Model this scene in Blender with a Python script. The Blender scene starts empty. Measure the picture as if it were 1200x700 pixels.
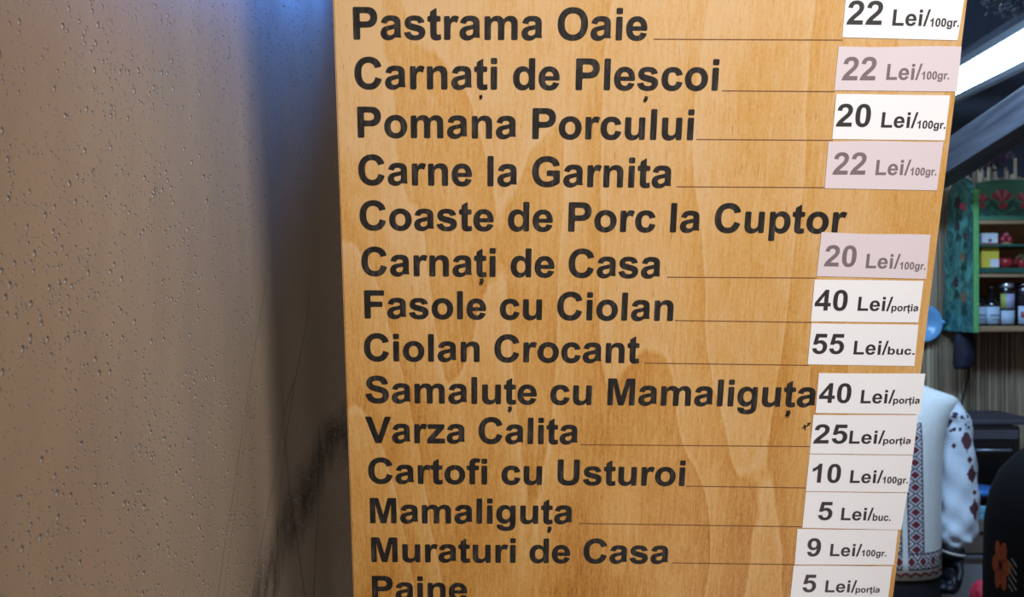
import bpy, bmesh, math, random
from mathutils import Vector, Matrix, noise
random.seed(7)
S = bpy.context.scene
COL = S.collection
PI = math.pi

# ------------------------------------------------------------------ camera, world, lights, exposure
F = 1100.0                     # focal length in pixels of the 1200 x 700 frame
EYE = Vector((0, 0, 1.6))
cam_d = bpy.data.cameras.new('camera'); cam = bpy.data.objects.new('camera', cam_d); COL.objects.link(cam)
cam.location = EYE; cam.rotation_euler = (PI/2, 0, 0)
cam_d.sensor_width = 36; cam_d.lens = F/1200*36; cam_d.clip_start = .02
cam_d.dof.use_dof = True; cam_d.dof.focus_distance = .80
cam_d.dof.aperture_fstop = (cam_d.lens/1000)/0.0026
S.camera = cam

W = bpy.data.worlds.new('world'); S.world = W; W.use_nodes = True
W.node_tree.nodes['Background'].inputs[0].default_value = (.75, .72, .74, 1)
W.node_tree.nodes['Background'].inputs[1].default_value = .24

def lamp(name, kind, loc, target, energy, color, **kw):
    d = bpy.data.lights.new(name, kind); d.energy = energy; d.color = color
    for k, v in kw.items(): setattr(d, k, v)
    o = bpy.data.objects.new(name, d); COL.objects.link(o); o.location = loc
    o.rotation_euler = (Vector(target) - Vector(loc)).to_track_quat('-Z', 'Y').to_euler()
    return o
# street lamp above and behind the viewer: lights the board and the plastic, the board shades what is behind it
lamp('street_lamp', 'SPOT', (.47, -.47, 2.32), (.16, .8, 1.84), 106, (1, .955, .91), spot_size=.98, spot_blend=1, shadow_soft_size=.12)
# added soft fill light, low and unseen behind the viewer
lamp('low_fill', 'AREA', (.15, -1.3, .75), (-.1, .8, 1.5), 5.5, (1, .90, .82), shape='RECTANGLE', size=1.4, size_y=.5)
# added fill light below the view, lifts drops and lower board
lamp('below_fill', 'AREA', (.36, .5, .95), (-.2, .5, 1.6), 1.3, (1, .95, .9), shape='RECTANGLE', size=.55, size_y=.22)
# the stall's blue-white light behind the board
lamp('stall_lamp', 'AREA', (.0, 1.50, 2.2), (-.24, 1.2, 1.98), .45, (.06, .27, 1), shape='RECTANGLE', size=.25, size_y=.08, spread=.75)
lamp('stall_fill', 'AREA', (.95, 2.0, 2.5), (1.75, 3.4, 1.4), 36, (.44, .69, 1), shape='RECTANGLE', size=1.0, size_y=.12)  # added unseen fill, brightens the stall faces turned to the viewer

S.view_settings.view_transform = 'Standard'; S.view_settings.look = 'None'
S.view_settings.exposure = 0.0; S.view_settings.gamma = 1; S.view_settings.use_curve_mapping = False

# ------------------------------------------------------------------ helpers
def lin(c):
    c /= 255
    return c/12.92 if c <= .04045 else ((c+.055)/1.055)**2.4
def rgb(r, g, b): return (lin(r), lin(g), lin(b), 1)

class NT:
    """small wrapper to write node materials"""
    def __init__(s, name):
        s.m = bpy.data.materials.new(name); s.m.use_nodes = True
        s.t = s.m.node_tree; s.b = s.t.nodes['Principled BSDF']
    def n(s, typ, **kw):
        nd = s.t.nodes.new(typ)
        for k, v in kw.items(): setattr(nd, k, v)
        return nd
    def put(s, sock, v):
        if isinstance(v, bpy.types.NodeSocket): s.t.links.new(v, sock)
        else: sock.default_value = v
    def math(s, op, a, b=0.0, c=0.0, clamp=False):
        nd = s.n('ShaderNodeMath', operation=op, use_clamp=clamp)
        for i, v in enumerate((a, b, c)): s.put(nd.inputs[i], v)
        return nd.outputs[0]
    def coord(s, which='Object'): return s.n('ShaderNodeTexCoord').outputs[which]
    def mapping(s, vec, scale=(1,1,1), loc=(0,0,0), rot=(0,0,0)):
        nd = s.n('ShaderNodeMapping'); s.put(nd.inputs['Vector'], vec)
        nd.inputs['Scale'].default_value = scale; nd.inputs['Location'].default_value = loc; nd.inputs['Rotation'].default_value = rot
        return nd.outputs[0]
    def noise(s, vec, scale, detail=3, rough=.5, dist=0.0):
        nd = s.n('ShaderNodeTexNoise'); s.put(nd.inputs['Vector'], vec)
        nd.inputs['Scale'].default_value = scale; nd.inputs['Detail'].default_value = detail
        nd.inputs['Roughness'].default_value = rough; nd.inputs['Distortion'].default_value = dist
        return nd.outputs['Fac']
    def mix(s, fac, a, b, mode='MIX'):
        nd = s.n('ShaderNodeMix', data_type='RGBA', blend_type=mode)
        s.put(nd.inputs[0], fac); s.put(nd.inputs[6], a); s.put(nd.inputs[7], b)
        return nd.outputs[2]
    def ramp(s, fac, stops, interp='LINEAR'):
        nd = s.n('ShaderNodeValToRGB'); s.put(nd.inputs[0], fac); cr = nd.color_ramp; cr.interpolation = interp
        while len(cr.elements) < len(stops): cr.elements.new(.5)
        for e, (p, c) in zip(cr.elements, stops): e.position = p; e.color = c
        return nd.outputs[0]
    def xyz(s, vec):
        nd = s.n('ShaderNodeSeparateXYZ'); s.put(nd.inputs[0], vec); return nd.outputs
    def bump(s, h, strength=.2, dist=.01):
        nd = s.n('ShaderNodeBump'); s.put(nd.inputs['Height'], h)
        nd.inputs['Strength'].default_value = strength; nd.inputs['Distance'].default_value = dist
        s.t.links.new(nd.outputs[0], s.b.inputs['Normal'])
    def base(s, v): s.put(s.b.inputs['Base Color'], v)
    def set(s, **kw):
        for k, v in kw.items(): s.put(s.b.inputs[k.replace('_', ' ')], v)
        return s

def plain(name, c, rough=.6, var=.12, scale=30, metallic=0, bump=0, **kw):
    """colour with a little cloudy variation"""
    t = NT(name); v = t.noise(t.coord(), scale, 4)
    d = tuple(x*(1-var) for x in c[:3])+(1,); l = tuple(min(1, x*(1+var)) for x in c[:3])+(1,)
    t.base(t.ramp(v, [(.3, d), (.7, l)])); t.set(Roughness=rough, Metallic=metallic, **kw)
    if bump: t.bump(t.noise(t.coord(), scale*3, 3), bump, .004)
    return t.m

def link(name, me, mat=None, parent=None, smooth=False):
    if isinstance(me, bmesh.types.BMesh):
        bm = me; me = bpy.data.meshes.new(name); bm.normal_update(); bm.to_mesh(me); bm.free()
    me.name = name
    o = bpy.data.objects.new(name, me); COL.objects.link(o)
    for m in (mat if isinstance(mat, (list, tuple)) else [mat]):
        if m: me.materials.append(m)
    if parent: o.parent = parent
    if smooth:
        for p in me.polygons: p.use_smooth = True
    return o
def empty(name, loc, rotz=0):
    o = bpy.data.objects.new(name, None); COL.objects.link(o); o.location = loc; o.rotation_euler = (0, 0, rotz)
    o.empty_display_size = .05
    return o
def tag(o, label=None, cat=None, group=None, kind=None):
    if label: o['label'] = label
    if cat: o['category'] = cat
    if group: o['group'] = group
    if kind: o['kind'] = kind
    return o
def struct(o): o['kind'] = 'structure'; return o

def box(bm, x0, x1, y0, y1, z0, z1, bev=0.0, M=None, mi=0):
    t = bmesh.new()
    bmesh.ops.create_cube(t, size=1)
    for v in t.verts:
        v.co = Vector(((x0+x1)/2+v.co.x*(x1-x0), (y0+y1)/2+v.co.y*(y1-y0), (z0+z1)/2+v.co.z*(z1-z0)))
    if bev: bmesh.ops.bevel(t, geom=list(t.edges), offset=bev, segments=2, affect='EDGES', profile=.6)
    if M: t.transform(M)
    for f in t.faces: f.material_index = mi
    join(bm, t)
    return bm
def join(bm, t):
    me = bpy.data.meshes.new('tmp'); t.to_mesh(me); t.free(); bm.from_mesh(me); bpy.data.meshes.remove(me)
def B(*a, **k): return box(bmesh.new(), *a, **k)
def loft(bm, rings, n=24, cap=True, wave=None):
    """rings: (center, rx, ry, axisX, axisY)"""
    rs = []
    for i, (c, rx, ry, ax, ay) in enumerate(rings):
        c = Vector(c); ax = Vector(ax); ay = Vector(ay); r = []
        for k in range(n):
            a = 2*PI*k/n; w = 1+(wave(i, a) if wave else 0)
            r.append(bm.verts.new(c+ax*math.cos(a)*rx*w+ay*math.sin(a)*ry*w))
        rs.append(r)
    for a, b in zip(rs, rs[1:]):
        for k in range(n): bm.faces.new((a[k], a[(k+1) % n], b[(k+1) % n], b[k]))
    if cap:
        bm.faces.new(list(reversed(rs[0]))); bm.faces.new(rs[-1])
    return bm
def tube(bm, pts, rads, n=12, cap=True, wave=None):
    P = [Vector(p) for p in pts]; rings = []; up = Vector((0.13, 1, .07)).normalized()
    if not isinstance(rads, (list, tuple)): rads = [rads]*len(P)
    for i, p in enumerate(P):
        d = (P[min(i+1, len(P)-1)]-P[max(i-1, 0)]).normalized()
        ax = d.cross(up).normalized(); ay = d.cross(ax).normalized()
        rings.append((p, rads[i], rads[i], ax, ay))
    return loft(bm, rings, n, cap, wave)
def lathe(prof, n=28, at=(0, 0, 0)):
    bm = bmesh.new(); X = (1, 0, 0); Y = (0, 1, 0)
    loft(bm, [((at[0], at[1], at[2]+z), max(r, 1e-5), max(r, 1e-5), X, Y) for r, z in prof], n)
    bmesh.ops.remove_doubles(bm, verts=bm.verts, dist=2e-5)
    return bm
def spline(pts, k=8):
    """Catmull-Rom through points"""
    P = [Vector(p) for p in pts]; P = [P[0]*2-P[1]]+P+[P[-1]*2-P[-2]]; out = []
    for i in range(1, len(P)-2):
        for j in range(k):
            t = j/k; a, b, c, d = P[i-1:i+3]
            out.append(.5*((2*b)+(c-a)*t+(2*a-5*b+4*c-d)*t*t+(3*b-a-3*c+d)*t**3))
    out.append(P[-2]); return out
def skin(name, verts, edges, root, sub=2, mat=None, parent=None):
    """a continuous figure: verts = [(co, r)] with a Skin modifier and subdivision, applied to a mesh"""
    me = bpy.data.meshes.new(name); me.from_pydata([v[0] for v in verts], edges, [])
    o = bpy.data.objects.new(name, me); COL.objects.link(o)
    sk = o.modifiers.new('skin', 'SKIN'); sk.use_smooth_shade = True
    for i, v in enumerate(verts):
        r = v[1] if isinstance(v[1], tuple) else (v[1], v[1])
        me.skin_vertices[0].data[i].radius = r
        me.skin_vertices[0].data[i].use_root = (i == root)
    ss = o.modifiers.new('sub', 'SUBSURF'); ss.levels = sub; ss.render_levels = sub
    bpy.context.view_layer.update()
    dg = bpy.context.evaluated_depsgraph_get()
    m2 = bpy.data.meshes.new_from_object(o.evaluated_get(dg)); bpy.data.objects.remove(o)
    return link(name, m2, mat, parent, smooth=True)

# ------------------------------------------------------------------ board plane (a real plane, leaning out at the top)
def cam_to_world(v): return Vector((v[0], v[2], v[1]))
d_cam = Vector((-49, -4342, 1100)).normalized()
r_cam = Vector((1, -.0062, 0)); r_cam.z = -(d_cam.x*r_cam.x+d_cam.y*r_cam.y)/d_cam.z; r_cam.normalize()
BX = cam_to_world(r_cam); BY = -cam_to_world(d_cam); BZ = BX.cross(BY)       # BZ towards the viewer
if BZ.y > 0: BZ = -BZ
B0 = EYE+Vector(((762-600)/F*.80, .80, 0))
BOARD = Matrix((( BX.x, BY.x, BZ.x, B0.x), (BX.y, BY.y, BZ.y, B0.y), (BX.z, BY.z, BZ.z, B0.z), (0, 0, 0, 1)))
def uv(px, py):
    """board coordinates of a measured point of the lettering"""
    ray = Vector(((px-600)/F, 1, (350-py)/F)); t = (B0-EYE).dot(BZ)/ray.dot(BZ)
    p = EYE+ray*t-B0
    return p.dot(BX), p.dot(BY)
def at(px, py, Y):
    return Vector(((px-600)/F*Y, Y, 1.6+(350-py)/F*Y))

# ------------------------------------------------------------------ materials
def wood_material():
    t = NT('stained_plywood'); co = t.coord()
    warp = t.noise(t.mapping(co, (16, 4, 1)), 1.0, 3, .55)
    fig = t.noise(t.mapping(co, (5.2, 1.05, 1), (2.9, .55, 0)), 1.0, 1.5, .45, .3)
    ring = t.math('FRACT', t.math('MULTIPLY_ADD', fig, 12.0, t.math('MULTIPLY', warp, .55)))
    saw = t.ramp(ring, [(0, (.15,)*3+(1,)), (.04, (1,)*3+(1,)), (.10, (.72,)*3+(1,)), (.6, (.5,)*3+(1,)), (1, (.28,)*3+(1,))])
    fib = t.noise(t.mapping(co, (900, 95, 1)), 1.0, 2, .6)
    fib2 = t.noise(t.mapping(co, (330, 26, 1)), 1.0, 4, .65)
    grain = t.noise(t.mapping(co, (520, 300, 1)), 1.0, 2, .6)
    blot = t.noise(t.mapping(co, (12, 7, 1), (1.3, 2.2, 0)), 1.0, 5, .62)
    y = t.xyz(co)[1]
    # stained tone darker and more orange towards the foot of the board
    f = t.math('MULTIPLY_ADD', y, .45, -.30)
    for v, k in ((saw, .32), (fib, .30), (fib2, .44), (grain, .26), (blot, .46)): f = t.math('MULTIPLY_ADD', v, k, f)
    c = t.ramp(f, [(.20, rgb(124, 70, 20)), (.40, rgb(174, 120, 50)), (.57, rgb(191, 145, 80)), (.78, rgb(200, 164, 118))])
    # dark pores
    por = t.ramp(t.noise(t.mapping(co, (620, 60, 1), (7, 3, 0)), 1.0, 2, .5), [(.66, (0,)*3+(1,)), (.74, (1,)*3+(1,))])
    c = t.mix(t.math('MULTIPLY', por, .42), c, rgb(96, 56, 24))
    t.base(c); t.set(Roughness=.46)
    t.b.inputs['Specular IOR Level'].default_value = .35
    t.bump(t.math('ADD', fib2, t.math('MULTIPLY', grain, .4)), .10, .0006)
    return t.m
M_wood = wood_material()
def burnt_material():
    t = NT('burnt_black_lettering'); co = t.coord()
    n = t.noise(t.mapping(co, (300, 60, 300)), 1, 3)
    t.base(t.ramp(n, [(.32, rgb(18, 15, 13)), (.55, rgb(34, 30, 28)), (.78, rgb(66, 59, 54))])); t.set(Roughness=.6); t.b.inputs['Specular IOR Level'].default_value = .25
    t.bump(n, .3, .001); return t.m
M_burnt = burnt_material()
M_rule = plain('burnt_brown_line', rgb(112, 68, 34), .7, .3, 200)
def paper(name, c): 
    t = NT(name); n = t.noise(t.coord(), 40, 3)
    t.base(t.mix(t.math('MULTIPLY', n, .25), c, tuple(x*.86 for x in c[:3])+(1,))); t.set(Roughness=.55); return t.m
M_white = paper('white_paper', rgb(226, 226, 230)); M_pink = paper('faded_pink_paper', rgb(208, 196, 202))
M_ink = plain('black_print', rgb(38, 36, 38), .5, .1, 80); M_faded = plain('faded_grey_print', rgb(112, 98, 102), .55, .12, 80)

# ------------------------------------------------------------------ the setting
M_floor = plain('dark_paving', rgb(70, 66, 64), .7, .3, 6)
struct(link('floor', B(-4, 6, -3, 6.5, -.1, 0), M_floor))
def reed_material():
    t = NT('dry_reeds'); co = t.coord()
    cell = t.noise(t.mapping(co, (70, 1, .6)), 1, 1)
    streak = t.noise(t.mapping(co, (500, 1, 9)), 1, 3)
    f = t.math('ADD', t.math('MULTIPLY', cell, .8), t.math('MULTIPLY', streak, .3))
    t.base(t.ramp(f, [(.35, rgb(78, 64, 52)), (.55, rgb(146, 128, 106)), (.75, rgb(184, 168, 142))])); t.set(Roughness=.7)
    return t.m
M_reed = reed_material()
YW = 3.72
def reed_wall():
    bm = bmesh.new(); x = .55
    box(bm, .5, 4.2, YW+.012, YW+.06, 0, 2.08)
    while x < 3.6:
        r = random.uniform(.004, .0075); x += r
        pts = [(x+random.uniform(-.004, .004), YW+random.uniform(-.004, .006), z) for z in (0, .7, 1.35, 1.9, 2.12+random.uniform(-.05, .06))]
        tube(bm, pts, r, 6); x += r*.95
    return link('wall_back', bm, M_reed, smooth=False)
struct(reed_wall())
M_plank = None
def plank_material(name, dark, light, sc=(2, 60, 60)):
    t = NT(name); co = t.coord(); n = t.noise(t.mapping(co, sc), 1, 4)
    t.base(t.ramp(n, [(.3, dark), (.7, light)])); t.set(Roughness=.65); t.bump(n, .15, .003); return t.m
M_ceil = plank_material('dark_ceiling_boards', rgb(40, 34, 34), rgb(74, 64, 60), (60, 2, 60))
M_beam = plank_material('grey_rafter_wood', rgb(66, 68, 80), rgb(104, 108, 120), (50, 3, 50))
bm = bmesh.new()
for i in range(22):
    x0 = .4+i*.16
    box(bm, x0+.003, x0+.157, 1.9, YW+.06, 2.86, 2.89, .004)
struct(link('ceiling', bm, M_ceil))
bm = B(4.0, 4.06, 1.9, YW+.06, 0, 2.89); struct(link('wall_right', bm, plank_material('dark_side_boards', rgb(46, 36, 30), rgb(80, 64, 52))))
struct(link('trim_1', B(.5, 4.2, YW+.012, YW+.06, 2.081, 2.88), plain('dark_upper_boards', rgb(34, 38, 52), .7, .2, 10)))
# ledge that the foot of the board rests on
fl, fr = BOARD @ Vector((*uv(430, 790), 0)), BOARD @ Vector((*uv(1025, 790), 0))
struct(link('trim_2', B(fl.x, fr.x, fl.y-.01, fl.y+.16, min(fl.z, fr.z)-.045, min(fl.z, fr.z)-.0045), plank_material('ledge_wood', rgb(92, 64, 42), rgb(132, 96, 64), (3, 40, 40))))
struct(link('trim_3', B((fl.x+fr.x)/2-.2, (fl.x+fr.x)/2+.2, fl.y+.03, fl.y+.12, 0, min(fl.z, fr.z)-.0451), bpy.data.materials['ledge_wood']))
# rafters along the depth of the stall
def rafter(name, a, b, w, h, label):
    a, b = Vector(a), Vector(b); d = (b-a); L = d.length; d.normalize()
    Mx = Matrix.Translation(a) @ d.to_track_quat('Y', 'Z').to_matrix().to_4x4()
    bm = box(bmesh.new(), -w/2, w/2, 0, L, -h, 0, .006)
    o = link(name, bm, M_beam); o.matrix_world = Mx
    tag(o, label, 'beam'); return o

# ------------------------------------------------------------------ plastic side sheet with rain drops
def sheet_xy(s):
    """plan of the sheet: straight past the viewer, then turning in behind the board"""
    if s < 1.06: return Vector((-.273, s))
    t = s-1.06; R = .55; a = min(t/R, 1.25)
    x, y = R*(1-math.cos(a)), R*math.sin(a)
    if t > R*1.25: x += (t-R*1.25)*math.sin(1.25); y += (t-R*1.25)*math.cos(1.25)
    return Vector((-.273+x, 1.06+y))
def sheet_pt(s, z):
    p = sheet_xy(s); q = sheet_xy(s+.004); t = (q-p).normalized(); n = Vector((t.y, -t.x))
    k = max(0, min(1, (s-.98)/.2))
    w = .0016*noise.noise(Vector((s*6, z*2.2, 1)))*(1-k)+k*(.010*math.sin((s+.05*z)*46)*.35+.006*noise.noise(Vector((s*14+z*1.6, z*1.3, 4))))
    return Vector((p.x+n.x*w, p.y+n.y*w, z))
def sheet_frame(s, z):
    p = sheet_pt(s, z); ds = (sheet_pt(s+.003, z)-p).normalized(); dz = (sheet_pt(s, z+.003)-p).normalized()
    n = ds.cross(dz).normalized()
    if n.x < 0 and n.y > 0: n = -n
    if n.x-n.y < 0: n = -n
    return p, ds, dz, n
def sheet():
    bm = bmesh.new(); NS, NZ = 190, 60; g = []
    for i in range(NS+1):
        s = .2+(1.85-.2)*i/NS; g.append([bm.verts.new(sheet_pt(s, 2.55*j/NZ)) for j in range(NZ+1)])
    for i in range(NS):
        for j in range(NZ): bm.faces.new((g[i][j], g[i+1][j], g[i+1][j+1], g[i][j+1]))
    t = NT('misted_plastic'); co = t.coord()
    n = t.noise(co, 3.2, 3); f = t.noise(t.mapping(co, (1, 9, 3)), 3, 4)
    c = t.mix(n, rgb(172, 149, 127), rgb(196, 175, 148))
    c = t.mix(t.math('MULTIPLY', f, .35), c, rgb(120, 104, 99))
    # dark grainy diagonal band and thin slanting dark lines
    x, y, z = t.xyz(co)
    wob = t.noise(co, 14, 4)
    dgl = t.math('SUBTRACT', t.math('MULTIPLY', t.math('SUBTRACT', y, 1.16), .6), t.math('SUBTRACT', z, 1.345))
    dgl = t.math('ADD', dgl, t.math('MULTIPLY', t.math('SUBTRACT', wob, .5), .06))
    sm = t.ramp(t.math('ABSOLUTE', dgl), [(0, (1, 1, 1, 1)), (.022, (.85, .85, .85, 1)), (.055, (0, 0, 0, 1))])
    speckle = t.ramp(t.noise(t.mapping(co, (1, 60, 25)), 1, 4), [(.35, (.35, .35, .35, 1)), (.6, (1, 1, 1, 1))])
    c = t.mix(t.math('MULTIPLY', t.math('MULTIPLY', sm, speckle), .8), c, rgb(40, 30, 30))
    for (y0, sl, w, zt) in ((.912, .57, .0014, 1.62), (1.073, .74, .0017, 1.50), (1.115, .33, .0014, 1.61), (1.215, .12, .0022, 1.43), (.93, .50, .0010, 1.50), (1.13, -.25, .0014, 1.50)):
        off = t.math('SUBTRACT', y, t.math('MULTIPLY_ADD', t.math('SUBTRACT', z, 1.4), sl, y0))
        off = t.math('ADD', off, t.math('MULTIPLY', t.math('SUBTRACT', t.noise(co, 9, 2), .5), .02))
        ln = t.math('LESS_THAN', t.math('ABSOLUTE', off), w)
        ln = t.math('MULTIPLY', ln, t.math('LESS_THAN', z, zt))
        c = t.mix(t.math('MULTIPLY', ln, .42), c, rgb(46, 38, 36))
    t.base(c); t.set(Roughness=.42); t.b.inputs['Specular IOR Level'].default_value = .45
    o = link('plastic_sheet', bm, t.m, smooth=True)
    so = o.modifiers.new('thickness', 'SOLIDIFY'); so.thickness = .001; so.offset = -1
    tag(o, 'greyish brown misted plastic side sheet covered in rain drops', 'plastic sheet'); return o
sheet()
def drop_material():
    """a bead of water bends the light that enters at its top onto its foot: shaded with a turned and steepened normal"""
    t = NT('rain_water'); t.base(rgb(198, 189, 180)); t.set(Roughness=.25, IOR=1.33)
    g = t.n('ShaderNodeNewGeometry'); q = t.xyz(g.outputs['Normal']); cb = t.n('ShaderNodeCombineXYZ')
    t.put(cb.inputs[0], q[0]); t.put(cb.inputs[1], t.math('MULTIPLY_ADD', q[1], 5.6, .95)); t.put(cb.inputs[2], t.math('MULTIPLY_ADD', q[2], -5.6, -.85))
    nz = t.n('ShaderNodeVectorMath', operation='NORMALIZE'); t.put(nz.inputs[0], cb.outputs[0]); t.put(t.b.inputs['Normal'], nz.outputs[0]); return t.m
M_drop = drop_material()
def dome(n, rings):
    """shallow bead, slightly longer at its foot"""
    bm = bmesh.new(); rs = []
    for k in range(rings):
        q = 1-k/rings
        rs.append([bm.verts.new((q*math.cos(2*PI*i/n), q*math.sin(2*PI*i/n)*(1.14 if math.sin(2*PI*i/n) < 0 else 1), .24*(1-q*q))) for i in range(n)])
    top = bm.verts.new((0, 0, .24))
    for a, b in zip(rs, rs[1:]):
        for i in range(n): bm.faces.new((a[i], a[(i+1) % n], b[(i+1) % n], b[i]))
    for i in range(n): bm.faces.new((rs[-1][i], rs[-1][(i+1) % n], top))
    return bm
def drops():
    L = []
    tries = 0
    while tries < 52000:
        tries += 1
        s = random.uniform(.47, 1.34); z = random.uniform(1.1, 2.1)
        r = .00062*math.exp(random.gauss(0, .5)); r = min(r, .0020)
        if s > 1.02: r *= .85
        p = sheet_pt(s, z); px = 600+F*p.x/p.y; py = 350-F*(p.z-1.6)/p.y
        if -15 < px < 425 and -15 < py < 715:
            dens = .85+.5*noise.noise(Vector((s*9, z*9, 0)))
            if random.random() < dens*(1.6 if s > 1.02 and z > 1.75 else 1): L.append((r/p.y, r, s, z))
    L.sort(reverse=True)
    big, rest = L[:300], L[300:]
    proto = bpy.data.meshes.new('water_drop'); b = dome(14, 5); b.to_mesh(proto); b.free(); proto.materials.append(M_drop)
    for p in proto.polygons: p.use_smooth = True
    def mtx(r, s, z):
        p, ds, dz, n = sheet_frame(s, z); e = dz.cross(n)
        k = random.uniform(.85, 1.15)
        return Matrix(((e.x*r, dz.x*r*k, n.x*r, p.x), (e.y*r, dz.y*r*k, n.y*r, p.y), (e.z*r, dz.z*r*k, n.z*r, p.z), (0, 0, 0, 1)))
    for (_, r, s, z) in big:
        o = bpy.data.objects.new('water_drop', proto); COL.objects.link(o); o.matrix_world = mtx(r, s, z)
        tag(o, 'larger single rain drop beaded on the brown plastic sheet', 'water drop', 'larger rain drops on the plastic sheet')
    d = dome(8, 3); base = [v.co.copy() for v in d.verts]; d.verts.index_update(); faces = [[v.index for v in f.verts] for f in d.faces]; d.free()
    V, Fc = [], []
    for (_, r, s, z) in rest:
        m = mtx(r, s, z); k = len(V); V += [m @ c for c in base]; Fc += [[i+k for i in f] for f in faces]
    me = bpy.data.meshes.new('rain_drops'); me.from_pydata(V, [], Fc)
    o = link('rain_drops', me, M_drop, smooth=True)
    tag(o, 'fine spray of tiny rain drops all over the brown plastic sheet', 'rain drops', kind='stuff')
drops()

# ------------------------------------------------------------------ menu board
def quad_outline(pts, th, n_bev=.0012):
    bm = bmesh.new(); f = bm.faces.new([bm.verts.new((x, y, 0)) for x, y in pts])
    if f.normal.z < 0: f.normal_flip()
    bm.normal_update()
    r = bmesh.ops.extrude_face_region(bm, geom=[f])
    for v in [g for g in r['geom'] if isinstance(g, bmesh.types.BMVert)]: v.co.z -= th
    bmesh.ops.recalc_face_normals(bm, faces=bm.faces)
    return bm
TL, TR, BR, BL = uv(390-24*.42, -300), uv(1134+87*.42, -300), uv(1047-87/7*.9, 790), uv(414+24/7*.9, 790)
TL = uv(390-24*.886, -620); TR = uv(1134+87*.886, -620)  # unseen top raised so the board's shadow reaches higher on the sheet
bm = quad_outline([TL, BL, BR, TR], .014)
bmesh.ops.bevel(bm, geom=list(bm.edges), offset=.0011, segments=2, affect='EDGES')
board = link('menu_board', bm, M_wood); board.matrix_world = BOARD
tag(board, 'honey stained plywood menu board with black routed food names', 'menu board')

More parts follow.
